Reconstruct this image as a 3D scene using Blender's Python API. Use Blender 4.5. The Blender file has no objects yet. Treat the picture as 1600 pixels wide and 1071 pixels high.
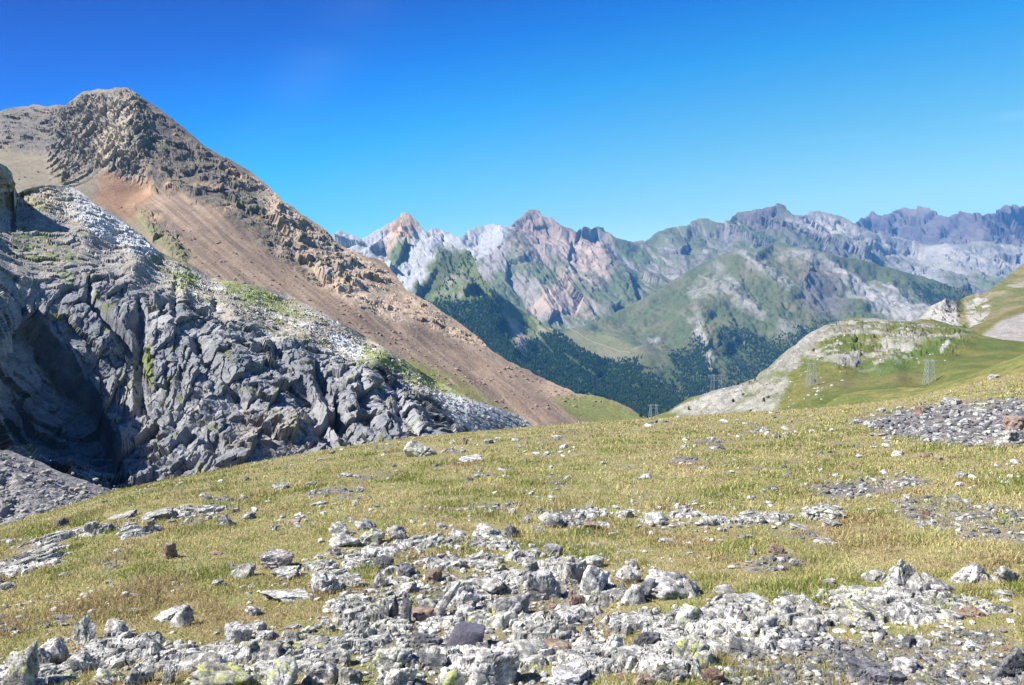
import bpy, math, numpy as np
from mathutils import Vector

# ------------------------------------------------------------------ camera, world, sun
S = bpy.context.scene
COL = S.collection
F = 1244.0                       # focal length in photo pixels (28 mm)
CX, CY, HOR = 800.0, 535.5, 460.0
PITCH = math.atan((CY - HOR) / F)
EYE = 1.65
cam = bpy.data.cameras.new('camera')
cam.lens = 28.0; cam.sensor_width = 36.0
cam.clip_start = 0.1; cam.clip_end = 60000
camo = bpy.data.objects.new('camera', cam); COL.objects.link(camo)
camo.location = (0, 0, EYE)
camo.rotation_euler = (math.pi / 2 - PITCH, 0, 0)
S.camera = camo
S.view_settings.view_transform = 'Standard'
S.view_settings.look = 'None'
S.view_settings.exposure = 1.1
S.view_settings.gamma = 1.0
S.cycles.use_denoising = True
S.cycles.volume_bounces = 1
S.cycles.max_bounces = 6
S.cycles.sample_clamp_indirect = 6

SUN_EL = math.radians(47)
SUN_BACK = math.radians(12)
sv = Vector((-math.cos(SUN_BACK) * math.cos(SUN_EL), -math.sin(SUN_BACK) * math.cos(SUN_EL), math.sin(SUN_EL)))
sun = bpy.data.lights.new('sun', 'SUN')
sun.energy = 4.9; sun.angle = math.radians(0.5); sun.color = (1.0, 0.955, 0.88)
suno = bpy.data.objects.new('sun', sun); COL.objects.link(suno)
suno.rotation_euler = sv.to_track_quat('Z', 'Y').to_euler()

W = bpy.data.worlds.new('World'); S.world = W; W.use_nodes = True
nt = W.node_tree; N = nt.nodes; Lk = nt.links
N.clear()
wo = N.new('ShaderNodeOutputWorld'); bg = N.new('ShaderNodeBackground')
sky = N.new('ShaderNodeTexSky'); sky.sky_type = 'NISHITA'; sky.sun_disc = False
sky.sun_elevation = SUN_EL; sky.sun_rotation = math.atan2(sv.x, sv.y)
sky.altitude = 1900; sky.air_density = 1.0; sky.dust_density = 0.15; sky.ozone_density = 2.5
gm = N.new('ShaderNodeGamma'); gm.inputs['Gamma'].default_value = 1.0
hs = N.new('ShaderNodeHueSaturation'); hs.inputs['Saturation'].default_value = 1.0; hs.inputs['Value'].default_value = 2.0
# thin cirrus wisps far up in the sky (by direction)
tc = N.new('ShaderNodeTexCoord')
mp = N.new('ShaderNodeMapping'); mp.inputs['Scale'].default_value = (1.6, 1.6, 7.0); mp.inputs['Rotation'].default_value = (0.2, 0.9, 0.1)
nz = N.new('ShaderNodeTexNoise'); nz.inputs['Scale'].default_value = 1.7; nz.inputs['Detail'].default_value = 7; nz.inputs['Roughness'].default_value = 0.6
rp = N.new('ShaderNodeValToRGB'); rp.color_ramp.elements[0].position = 0.30; rp.color_ramp.elements[1].position = 0.75
rp.color_ramp.elements[1].color = (1, 1, 1, 1)
mx = N.new('ShaderNodeMix'); mx.data_type = 'RGBA'
Lk.new(tc.outputs['Generated'], mp.inputs['Vector']); Lk.new(mp.outputs[0], nz.inputs['Vector'])
Lk.new(nz.outputs['Fac'], rp.inputs['Fac'])
Lk.new(sky.outputs[0], gm.inputs['Color']); Lk.new(gm.outputs[0], hs.inputs['Color'])

# polarised air: deepest high up on the left of the view, pale cyan towards the horizon on the right
sx = N.new('ShaderNodeSeparateXYZ'); Lk.new(tc.outputs['Generated'], sx.inputs[0])
def _m(op, a, b):
    n = N.new('ShaderNodeMath'); n.operation = op
    for k, v in enumerate((a, b)):
        if isinstance(v, (int, float)): n.inputs[k].default_value = v
        else: Lk.new(v, n.inputs[k])
    return n.outputs[0]
_x = _m('MINIMUM', _m('MAXIMUM', sx.outputs['X'], -.65), .65)
_z = _m('ADD', sx.outputs['Z'], _m('MULTIPLY', _x, _m('ADD', _m('MULTIPLY', _x, .2), -.22)))
mr = N.new('ShaderNodeMapRange'); mr.inputs['From Min'].default_value = -.05; mr.inputs['From Max'].default_value = .95
Lk.new(_z, mr.inputs['Value'])
pr = N.new('ShaderNodeValToRGB'); pr.color_ramp.interpolation = 'LINEAR'
SKYT = [(.0, (.85, .9, .62)), (.10, (.75, .88, .6)), (.185, (.37, .77, .68)), (.275, (.08, .63, .84)), (.35, (.0, .39, .84)), (.42, (.0, .19, .64)), (.50, (.0, .08, .45)), (.60, (.05, .14, .46)), (.8, (.22, .34, .52))]
while len(pr.color_ramp.elements) < len(SKYT): pr.color_ramp.elements.new(.5)
for e, (p, c) in zip(pr.color_ramp.elements, SKYT): e.position = p; e.color = c + (1,)
Lk.new(mr.outputs[0], pr.inputs['Fac'])
pm = N.new('ShaderNodeMix'); pm.data_type = 'RGBA'; pm.blend_type = 'MULTIPLY'; pm.inputs['Factor'].default_value = 1.0
Lk.new(hs.outputs[0], pm.inputs['A']); Lk.new(pr.outputs['Color'], pm.inputs['B'])
Lk.new(pm.outputs['Result'], mx.inputs['A']); mx.inputs['B'].default_value = (14, 15, 16, 1)
_u = _m('DIVIDE', sx.outputs['X'], _m('MAXIMUM', sx.outputs['Y'], .05)); _v = _m('DIVIDE', sx.outputs['Z'], _m('MAXIMUM', sx.outputs['Y'], .05))
def wisp(u0, v0, ang, ln, wd, k):
    ca, sa = math.cos(ang), math.sin(ang); du = _m('SUBTRACT', _u, u0); dv = _m('SUBTRACT', _v, v0)
    a = _m('DIVIDE', _m('ADD', _m('MULTIPLY', du, ca), _m('MULTIPLY', dv, sa)), ln)
    b = _m('DIVIDE', _m('SUBTRACT', _m('MULTIPLY', dv, ca), _m('MULTIPLY', du, sa)), wd)
    q = _m('ADD', _m('MULTIPLY', a, a), _m('MULTIPLY', b, b))
    return _m('MULTIPLY', _m('POWER', 2.718, _m('MULTIPLY', q, -1.0)), k)
_w = _m('ADD', _m('ADD', wisp(-.235, .29, .87, .14, .035, .035), wisp(.635, .221, .12, .045, .006, .34)), wisp(.42, .195, .05, .05, .003, .04))
Lk.new(_m('MULTIPLY', _w, rp.outputs['Color']), mx.inputs['Factor'])
Lk.new(mx.outputs['Result'], bg.inputs['Color'])
bg.inputs['Strength'].default_value = 0.056
Lk.new(bg.outputs[0], wo.inputs[0])

# ------------------------------------------------------------------ numpy tools
RNG = np.random.default_rng(7)
_g = np.random.default_rng(99)
PERM = _g.permutation(256).astype(np.int32); PERM = np.concatenate([PERM, PERM, PERM])
GR = _g.normal(size=(256, 3)).astype(np.float32); GR /= np.linalg.norm(GR, axis=1)[:, None]

def perlin(P, seed=0):
    P = P.astype(np.float32) + np.float32(seed * 17.31 + 1000)
    I = np.floor(P).astype(np.int64); f = P - I
    I = (I & 255).astype(np.int32)
    u = f * f * f * (f * (f * 6 - 15) + 10)
    out = 0
    for dx in (0, 1):
        wx = u[:, 0] if dx else 1 - u[:, 0]
        px_ = PERM[(I[:, 0] + dx) & 255]
        for dy in (0, 1):
            wy = wx * (u[:, 1] if dy else 1 - u[:, 1])
            py_ = PERM[(px_ + I[:, 1] + dy) & 255]
            for dz in (0, 1):
                g = GR[PERM[(py_ + I[:, 2] + dz) & 255]]
                d = g[:, 0] * (f[:, 0] - dx) + g[:, 1] * (f[:, 1] - dy) + g[:, 2] * (f[:, 2] - dz)
                out = out + d * wy * (u[:, 2] if dz else 1 - u[:, 2])
    return out * 1.6

def fbm(P, L, octs=4, seed=0, gain=0.5, ridged=False):
    P = np.asarray(P, np.float32) / L
    a = 1.0; s = 0; t = 0
    for k in range(octs):
        n = perlin(P, seed + k)
        if ridged: n = 1 - 2 * np.abs(n)
        s = s + n * a; t += a; a *= gain; P = P * 2.03
    return s / t

def worley(P, seed=0):
    """F1, F2-F1 and a per-cell random value"""
    P = np.asarray(P, np.float32) + np.float32(500 + seed * 13)
    I = np.floor(P).astype(np.int64); f = P - I
    f1 = np.full(len(P), 9.0, np.float32); f2 = f1.copy(); cid = np.zeros(len(P), np.float32)
    for dx in (-1, 0, 1):
        for dy in (-1, 0, 1):
            for dz in (-1, 0, 1):
                h = PERM[(PERM[(PERM[(I[:, 0] + dx) & 255] + I[:, 1] + dy) & 255] + I[:, 2] + dz) & 255]
                ox = PERM[h + 11] / 255.; oy = PERM[h + 57] / 255.; oz = PERM[h + 131] / 255.
                d = (dx + ox - f[:, 0]) ** 2 + (dy + oy - f[:, 1]) ** 2 + (dz + oz - f[:, 2]) ** 2
                n = d < f1
                f2 = np.where(n, f1, np.minimum(f2, d)); cid = np.where(n, h / 255., cid); f1 = np.where(n, d, f1)
    f1 = np.sqrt(f1); return f1, np.sqrt(f2) - f1, cid

def facets(P, seed=0, a=1.0, b=1.6):
    """broken rock: every cell is a plane of its own, stepped and tilted; also the distance to the joint"""
    P = np.asarray(P, np.float32) + np.float32(700 + seed * 19)
    I = np.floor(P).astype(np.int64); f = P - I; n = len(P)
    f1 = np.full(n, 9.0, np.float32); f2 = f1.copy(); hh = np.zeros(n, np.int32); ax = np.zeros(n, np.float32); ay = ax.copy()
    for dx in (-1, 0, 1):
        for dy in (-1, 0, 1):
            for dz in (-1, 0, 1):
                h = PERM[(PERM[(PERM[(I[:, 0] + dx) & 255] + I[:, 1] + dy) & 255] + I[:, 2] + dz) & 255]
                ox = dx + PERM[h + 11] / np.float32(255) - f[:, 0]; oy = dy + PERM[h + 57] / np.float32(255) - f[:, 1]; oz = dz + PERM[h + 131] / np.float32(255) - f[:, 2]
                d = ox * ox + oy * oy + oz * oz
                m = d < f1
                f2 = np.where(m, f1, np.minimum(f2, d)); f1 = np.where(m, d, f1); hh = np.where(m, h, hh); ax = np.where(m, ox, ax); ay = np.where(m, oy, ay)
    r1 = PERM[hh + 3] / 255. - .5; r2 = PERM[hh + 91] / 255. - .5; r3 = PERM[hh + 171] / 255. - .5
    return a * r1 + b * (ax * r2 * 2 + ay * r3 * 2), np.sqrt(f2) - np.sqrt(f1)

def sstep(a, b, x):
    t = np.clip((x - a) / (b - a), 0, 1); return t * t * (3 - 2 * t)

def lerp(a, b, m):
    return a * (1 - m[:, None]) + np.asarray(b) * m[:, None]

cP, sP = math.cos(PITCH), math.sin(PITCH)
def rayxy(px, py):
    """horizontal unit direction and tangent of elevation for a photo position"""
    x = (px - CX) / F; u = (CY - py) / F
    fy = cP + u * sP; fz = -sP + u * cP
    h = np.sqrt(x * x + fy * fy)
    return x / h, fy / h, fz / h

def unproj(px, py, r):
    dx, dy, te = rayxy(px, py)
    return np.stack([dx * r, dy * r, EYE + te * r], -1)

def pmask(px, py, poly, soft=4.0):
    """1 inside the polygon, 0 outside, soft edge"""
    poly = np.asarray(poly, float); n = len(poly)
    ins = np.zeros(px.shape, bool); dist = np.full(px.shape, 1e9)
    for i in range(n):
        x0, y0 = poly[i]; x1, y1 = poly[(i + 1) % n]
        c = ((y0 > py) != (y1 > py)) & (px < (x1 - x0) * (py - y0) / ((y1 - y0) or 1e-9) + x0)
        ins ^= c
        ex, ey = x1 - x0, y1 - y0
        t = np.clip(((px - x0) * ex + (py - y0) * ey) / (ex * ex + ey * ey + 1e-9), 0, 1)
        dist = np.minimum(dist, np.hypot(px - x0 - t * ex, py - y0 - t * ey))
    sd = np.where(ins, dist, -dist)
    return np.clip(0.5 + sd / (2 * soft), 0, 1)

def make_mesh(name, V, Fc, mat, col=None, smooth=True, extra=None, link=True, parent=None):
    me = bpy.data.meshes.new(name)
    V = np.ascontiguousarray(V, np.float32); Fc = np.ascontiguousarray(Fc, np.int32)
    k = Fc.shape[1]
    me.vertices.add(len(V)); me.vertices.foreach_set('co', V.ravel())
    me.loops.add(Fc.size); me.loops.foreach_set('vertex_index', Fc.ravel())
    me.polygons.add(len(Fc)); me.polygons.foreach_set('loop_start', np.arange(0, Fc.size, k, dtype=np.int32))
    me.polygons.foreach_set('use_smooth', np.full(len(Fc), smooth, bool))
    me.update(calc_edges=True)
    if col is not None:
        a = me.color_attributes.new('Col', 'FLOAT_COLOR', 'POINT')
        c = np.ones((len(V), 4), np.float32); c[:, :3] = np.clip(col, 0, 1)
        a.data.foreach_set('color', c.ravel())
    if mat: me.materials.append(mat)
    o = bpy.data.objects.new(name, me)
    if link: COL.objects.link(o)
    if parent: o.parent = parent
    return o

# ------------------------------------------------------------------ materials
def new_mat(name, rough=0.9, spec=0.2):
    m = bpy.data.materials.new(name); m.use_nodes = True
    nt = m.node_tree; b = nt.nodes['Principled BSDF']
    b.inputs['Roughness'].default_value = rough
    b.inputs['Specular IOR Level'].default_value = spec
    return m, nt, b

def nd(nt, t, **kw):
    n = nt.nodes.new(t)
    for k, v in kw.items():
        if k in n.inputs: n.inputs[k].default_value = v
        else: setattr(n, k, v)
    return n

def mathn(nt, op, a, b=None, clamp=False):
    n = nt.nodes.new('ShaderNodeMath'); n.operation = op; n.use_clamp = clamp
    for i, v in enumerate((a, b)):
        if v is None: continue
        if isinstance(v, (int, float)): n.inputs[i].default_value = v
        else: nt.links.new(v, n.inputs[i])
    return n.outputs[0]

def mixc(nt, fac, a, b, mode='MIX'):
    n = nt.nodes.new('ShaderNodeMix'); n.data_type = 'RGBA'; n.blend_type = mode
    for s, v in (('Factor', fac), ('A', a), ('B', b)):
        if isinstance(v, (int, float)): n.inputs[s].default_value = v
        elif isinstance(v, tuple): n.inputs[s].default_value = v + (1,)
        else: nt.links.new(v, n.inputs[s])
    return n.outputs['Result']

def noise(nt, vec, scale, detail=5, rough=0.6, out='Fac'):
    n = nd(nt, 'ShaderNodeTexNoise', Scale=scale, Detail=detail, Roughness=rough)
    nt.links.new(vec, n.inputs['Vector']); return n.outputs[out]

def ramp(nt, fac, *stops):
    n = nt.nodes.new('ShaderNodeValToRGB'); cr = n.color_ramp
    while len(cr.elements) < len(stops): cr.elements.new(0.5)
    for e, (p, c) in zip(cr.elements, stops):
        e.position = p; e.color = (c + (1,)) if isinstance(c, tuple) else (c, c, c, 1)
    nt.links.new(fac, n.inputs['Fac']); return n.outputs['Color']

def terrain_mat(name, size, bump=1.0, contrast=0.35, stretch=(1, .45, 1)):
    """albedo from the mesh's map of rock / turf / scree, broken up by noise; size = metres of the finest grain"""
    m, nt, b = new_mat(name, 0.95, 0.1)
    at = nd(nt, 'ShaderNodeAttribute', attribute_name='Col')
    tc = nd(nt, 'ShaderNodeTexCoord')
    mp = nd(nt, 'ShaderNodeMapping', Scale=stretch); nt.links.new(tc.outputs['Object'], mp.inputs['Vector'])
    v = mp.outputs[0]
    n1 = noise(nt, v, 1 / size, 3, 0.7)
    n2 = noise(nt, v, 0.16 / size, 6, 0.65)
    s = mathn(nt, 'ADD', mathn(nt, 'MULTIPLY', n1, 0.6), mathn(nt, 'MULTIPLY', n2, 0.4))
    g = ramp(nt, s, (0.3, 1 - contrast), (0.7, 1 + contrast))
    c = mixc(nt, 1.0, at.outputs['Color'], g, 'MULTIPLY')
    nt.links.new(c, b.inputs['Base Color'])
    bp = nd(nt, 'ShaderNodeBump', Strength=0.7, Distance=size * bump)
    nt.links.new(s, bp.inputs['Height']); nt.links.new(bp.outputs[0], b.inputs['Normal'])
    return m

# ------------------------------------------------------------------ terrain layers
def rbf_fit(ctrl):
    C = np.asarray(ctrl, float); X = C[:, :2] / 500.; y = np.log(C[:, 2]); n = len(C)
    d = np.linalg.norm(X[:, None] - X[None], axis=-1)
    A = np.zeros((n + 3, n + 3)); A[:n, :n] = d + np.eye(n) * 1e-3
    Pm = np.c_[np.ones(n), X]; A[:n, n:] = Pm; A[n:, :n] = Pm.T
    w = np.linalg.solve(A, np.r_[y, 0, 0, 0])
    def f(px, py):
        Q = np.c_[px, py] / 500.; out = np.full(len(Q), w[n])
        out += Q @ w[n + 1:]
        for i in range(n):
            q = Q - X[i]; out += w[i] * np.sqrt((q * q).sum(1) + 1e-4)
        return np.exp(out)
    return f

def curve(pts):
    P = np.asarray(pts, float); return lambda x: np.interp(x, P[:, 0], P[:, 1])

YS = np.array([1, .65, 1])      # relief varies more slowly in depth than across a face

TONE = {'far_range': .8, 'cliff_massif': .74, 'middle_peaks': .84, 'pyramid_peak': .84, 'green_hills': .72, 'knoll': .72, 'far_slope': .58, 'limestone_dome': .72, 'green_hummock': .85, 'grey_cliff': 1.45, 'scree_mountain': 1.22}   # measured albedo scale of each rock body
RELIEF = {'far_range': .75, 'cliff_massif': .42, 'middle_peaks': .38, 'pyramid_peak': .4, 'green_hills': .42, 'scree_slope': .38, 'scree_mountain': .42, 'grey_cliff': .5, 'limestone_dome': .7, 'knoll': .7}

def layer(name, top, bot, ctrl, mat, shape, color, x0, x1, step=1.5, jag=1.5, jagL=14., base=0.0, back=0.25, seed=1):
    inner0, inner1 = max(x0, -25), min(x1, 1625)
    cols = np.arange(inner0, inner1 + step, step)
    if x0 < inner0: cols = np.r_[np.arange(x0, inner0, 9.), cols]
    if x1 > inner1: cols = np.r_[cols, np.arange(inner1 + 9., x1 + 9, 9.)]
    T = curve(top)(cols); B = curve(bot)(cols)
    z = np.zeros_like(cols)
    jp = np.stack([cols, z + seed * 31., z], 1)
    T = T + jag * fbm(jp, jagL, 4, seed, 0.6) * np.minimum(1, (B - T) / 12.)
    B = np.maximum(B, T + 2)
    R = int(np.max(B - T) / step) + 2
    t = np.linspace(0, 1, R) ** 1.05
    px = np.broadcast_to(cols, (R, len(cols))).ravel(); py = (T[None] + (B - T)[None] * t[:, None]).ravel()
    tt = np.broadcast_to(t[:, None], (R, len(cols))).ravel()
    r = rbf_fit(ctrl)(px, py)
    P0 = unproj(px, py, r)
    dr = shape(px, py, P0 * YS, r)
    nc = len(cols)
    G0 = P0.reshape(R, nc, 3)
    n0 = np.cross(np.gradient(G0, axis=0), np.gradient(G0, axis=1)).reshape(-1, 3)
    n0 /= np.linalg.norm(n0, axis=1)[:, None] + 1e-12
    vd = -P0 + [0, 0, EYE]; vd /= np.linalg.norm(vd, axis=1)[:, None]
    n0 *= np.where((n0 * vd).sum(1) < 0, -1, 1)[:, None]
    n0 = n0 + .35 * vd; n0 /= np.linalg.norm(n0, axis=1)[:, None]
    k = .35 + .65 * sstep(0, 14, py - np.tile(T, R))
    P = P0 - n0 * (dr * k * RELIEF.get(name, 1.0))[:, None]                 # relief stands out from the face itself
    G = P.reshape(R, nc, 3)
    ev = np.gradient(G, axis=0); eu = np.gradient(G, axis=1)
    n = np.cross(ev, eu); n /= np.linalg.norm(n, axis=-1, keepdims=True) + 1e-12
    n[n[..., 2] < 0] *= -1
    col = color(px, py, P * YS, n[..., 2].ravel(), n[..., 0].ravel(), tt)
    col = col * TONE.get(name, 1.0)
    # the far side of the ridge falls away behind the crest
    topP = G[0]; rt = np.linalg.norm(topP[:, :2], axis=1, keepdims=True)
    dirs = topP[:, :2] / rt
    rows = []
    for k, (o, dz) in enumerate(((0.012, 0.004), (0.05, 0.03), (0.12, 0.09), (back, back * 0.75))):
        q = topP.copy(); q[:, :2] += dirs * rt * o; q[:, 2] -= rt[:, 0] * dz; rows.append(q)
    Vb = np.concatenate(rows[::-1] + [P]); nb = len(rows)
    colb = np.concatenate([np.tile(col[:nc], (nb, 1)), col])
    RR = R + nb
    idx = np.arange(RR * nc).reshape(RR, nc)
    a, b_, c, d = idx[:-1, :-1].ravel(), idx[1:, :-1].ravel(), idx[1:, 1:].ravel(), idx[:-1, 1:].ravel()
    o = make_mesh(name, Vb, np.stack([a, b_, c, d], 1), mat, colb, smooth=(name not in ('grey_cliff', 'scree_mountain')))
    o['kind'] = 'structure'
    return o, (px, py, P, col)

GREY = np.array([.25, .25, .27]); PALE = np.array([.46, .44, .42]); TURF = np.array([.115, .15, .035])
DRY = np.array([.27, .24, .09]); FOREST = np.array([.028, .05, .022])

def nvar(P, L, seed, o=4, g=0.55):
    return fbm(P, L, o, seed, g)

def rot(P, deg):
    """coordinates along / across a direction dipping to the right by deg, and depth"""
    a = math.radians(deg); c, s = math.cos(a), math.sin(a)
    return np.stack([P[:, 0] * c - P[:, 2] * s, P[:, 0] * s + P[:, 2] * c, P[:, 1]], 1)

def mixlist(base, items):
    c = np.array(base, float)
    if c.ndim == 1: c = np.tile(c, (len(items[0][1]), 1))
    for colr, m in items: c = lerp(c, colr, np.clip(m, 0, 1))
    return c

mat_far = terrain_mat('far_mountain_rock', 14.0, 0.8, 0.3)
mat_mid = terrain_mat('mountain_side', 2.2, 0.7, 0.32)
mat_cliff = terrain_mat('limestone_cliff', 0.45, 0.7, 0.42)
mat_hill = terrain_mat('hill_turf_and_rock', 0.8, 1.0, 0.55)

# ---- A: dark range on the right horizon
def shpA(px, py, P, r):
    return 420 * fbm(P * [1, 1, .45], 1100, 5, 3, .55, True) - 260 * facets(rot(P, 70) / [900, 330, 500], 41)[0] - 80 * facets(rot(P, 60) / [320, 90, 160], 42)[0]
def colA(px, py, P, nz, nx, t):
    v = nvar(P, 700, 5)
    return mixlist([.16, .14, .14], [([.23, .19, .17], sstep(-.1, .4, v)), ([.12, .14, .08], sstep(.05, .4, nvar(P, 500, 8)) * .6 * t)])
layer('far_range', [(1290, 352), (1335, 346), (1345, 335), (1362, 326), (1375, 330), (1388, 332), (1400, 322), (1412, 318), (1440, 320), (1460, 328), (1480, 333), (1500, 326), (1515, 330), (1535, 334), (1550, 324), (1570, 313), (1585, 308), (1600, 312), (1650, 303), (1700, 325), (1900, 350)],
      [(1290, 440), (1900, 440)],
      [(1300, 350, 13500), (1400, 320, 14000), (1585, 308, 13500), (1700, 330, 14000), (1300, 440, 11500), (1500, 440, 11300), (1700, 440, 11500), (1450, 360, 13000), (1530, 400, 12000)],
      mat_far, shpA, colA, 1290, 1900, 1.5, 2.2, 16, seed=4)

# ---- B: right massif with its long cliff bands
def shpB(px, py, P, r):
    cl = pmask(px, py, [(1040, 352), (1180, 330), (1340, 350), (1620, 380), (1620, 440), (1450, 420), (1300, 380), (1200, 372), (1120, 365), (1040, 380)], 12)
    a = 300 * fbm(P * [1, 1, .5], 800, 5, 11, .55, True)
    b = 130 * fbm(rot(P, 12) * [.35, 2.2, .5], 420, 5, 15, .6)
    return a * .9 + b * (.4 + cl) - 110 * facets(rot(P, 60) / [700, 260, 300], 43)[0] - 45 * facets(rot(P, 15) / [260, 90, 120], 44)[0] + 60 * fbm(P, 160, 4, 17, .6, True)
def colB(px, py, P, nz, nx, t):
    v = nvar(P, 500, 21); w = fbm(rot(P, 10) * [.25, 2.5, 1], 500, 5, 22, .6)
    qx = px + 14 * v; qy = py + 10 * w
    pale = pmask(qx, qy, [(1340, 352), (1420, 366), (1620, 380), (1620, 425), (1560, 425), (1500, 415), (1440, 405), (1380, 385), (1320, 375)], 8)
    cap = pmask(qx, qy, [(1230, 334), (1290, 326), (1330, 342), (1345, 360), (1300, 366), (1250, 352)], 6)
    talus = pmask(qx, qy, [(1400, 405), (1460, 412), (1475, 440), (1430, 440)], 8)
    dark = pmask(qx, qy, [(1150, 330), (1210, 318), (1240, 335), (1270, 360), (1180, 350)], 6)
    green = sstep(-.12, .28, nvar(P, 420, 25) + (nz - .55) * .9)
    c = mixlist([.24, .22, .21], [([.36, .33, .31], sstep(0, .35, w)), ([.12, .16, .07], green * .75)])
    c = lerp(c, [.20, .17, .17], dark * .7); c = lerp(c, [.50, .46, .42], cap * .9)
    c = lerp(c, lerp(np.tile([.34, .33, .32], (len(px), 1)), [.5, .46, .42], sstep(-.2, .3, w)), pale * .85)
    c = lerp(c, [.33, .33, .32], talus)
    return c
layer('cliff_massif', [(880, 420), (960, 395), (1000, 377), (1008, 372), (1020, 365), (1030, 357), (1050, 350), (1065, 349), (1072, 350), (1080, 344), (1090, 340), (1105, 341), (1120, 346), (1140, 344), (1145, 335), (1152, 329), (1170, 327), (1178, 328), (1190, 325), (1205, 320), (1215, 317), (1228, 322), (1240, 333), (1255, 334), (1265, 330), (1280, 329), (1300, 332), (1315, 333), (1330, 342), (1345, 352), (1370, 360), (1400, 366), (1450, 380), (1500, 379), (1540, 374), (1570, 378), (1620, 385), (1700, 370), (1900, 390)],
      [(880, 500), (1100, 470), (1300, 460), (1560, 490), (1900, 500)],
      [(900, 420, 7900), (1050, 350, 8700), (1210, 318, 9200), (1300, 332, 9600), (1450, 380, 9800), (1620, 385, 10000), (1800, 380, 10000), (1000, 410, 7900), (1060, 430, 7300), (1200, 375, 8300), (1230, 410, 7700), (1400, 440, 8300), (1560, 470, 7800), (1700, 470, 7800), (1000, 490, 6900), (1350, 390, 8700), (1480, 400, 9000)],
      mat_far, shpB, colB, 880, 1900, 1.4, 1.6, 12, seed=6)

# ---- C: middle peaks
def shpC(px, py, P, r):
    return 240 * fbm(P * [1, 1, .45], 800, 5, 31, .5, True) - 170 * facets(rot(P, 60) / [900, 240, 380], 45)[0] - 30 * facets(rot(P, 55) / [260, 55, 110], 46)[0] + 70 * fbm(rot(P, 50) * [.3, 1.6, 1], 150, 4, 36, .6, True)
def colC(px, py, P, nz, nx, t):
    v = nvar(P, 260, 41); w = nvar(P * [1, 1, .4], 160, 43)
    qx = px + 16 * v; qy = py + 12 * w
    top = pmask(qx, qy, [(795, 345), (836, 318), (900, 350), (960, 375), (955, 420), (900, 400), (850, 380), (800, 365)], 8)
    pal = pmask(qx, qy, [(690, 360), (770, 345), (800, 355), (795, 375), (760, 400), (700, 395)], 6)
    rib = pmask(qx, qy, [(880, 365), (940, 375), (950, 430), (930, 445), (905, 420), (880, 400)], 10)
    low = pmask(qx, qy, [(845, 450), (880, 430), (900, 440), (935, 470), (930, 488), (880, 484), (830, 470)], 7)
    low2 = pmask(qx, qy, [(850, 415), (885, 405), (905, 430), (870, 440)], 8)
    purple = pmask(qx, qy, [(800, 362), (840, 362), (870, 400), (830, 410), (800, 392)], 8)
    green = sstep(-.22, .18, nvar(P, 300, 45) + (nz - .5) * .5)
    c = mixlist([.30, .27, .25], [([.11, .15, .06], green * .85)])
    c = lerp(c, [.36, .27, .23], np.maximum(top * .85, purple * .55) * sstep(-.5, .1, v + .3))
    c = lerp(c, [.42, .41, .41], pal * .9)
    c = lerp(c, [.50, .39, .31], np.clip(rib * sstep(-.3, .2, w + .1) + low * sstep(-.35, .05, w + .12) + low2 * sstep(-.2, .2, w), 0, 1) * .9)
    return c
layer('middle_peaks', [(600, 420), (660, 385), (690, 362), (701, 360), (707, 366), (718, 370), (724, 366), (729, 358), (746, 352), (769, 349), (787, 351), (797, 352), (804, 343), (812, 337), (819, 332), (825, 327), (836, 324), (844, 328), (847, 334), (859, 337), (870, 345), (879, 351), (892, 353), (902, 360), (907, 354), (915, 351), (922, 352), (926, 355), (934, 350), (945, 352), (952, 360), (964, 369), (975, 373), (990, 377), (1005, 376), (1030, 390), (1080, 430)],
      [(600, 480), (700, 500), (800, 560), (900, 560), (1080, 520)],
      [(700, 362, 7500), (770, 350, 7600), (836, 325, 7900), (934, 351, 8200), (1000, 377, 8300), (1070, 430, 7600), (620, 420, 7300), (740, 420, 6700), (800, 470, 6100), (850, 400, 6900), (870, 440, 6400), (900, 480, 6200), (930, 420, 6900), (980, 450, 6900), (900, 540, 5700), (800, 540, 5600), (1040, 500, 6500), (830, 370, 7300), (895, 400, 6950)],
      mat_far, shpC, colC, 600, 1080, 1.3, 1.8, 11, seed=8)

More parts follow.
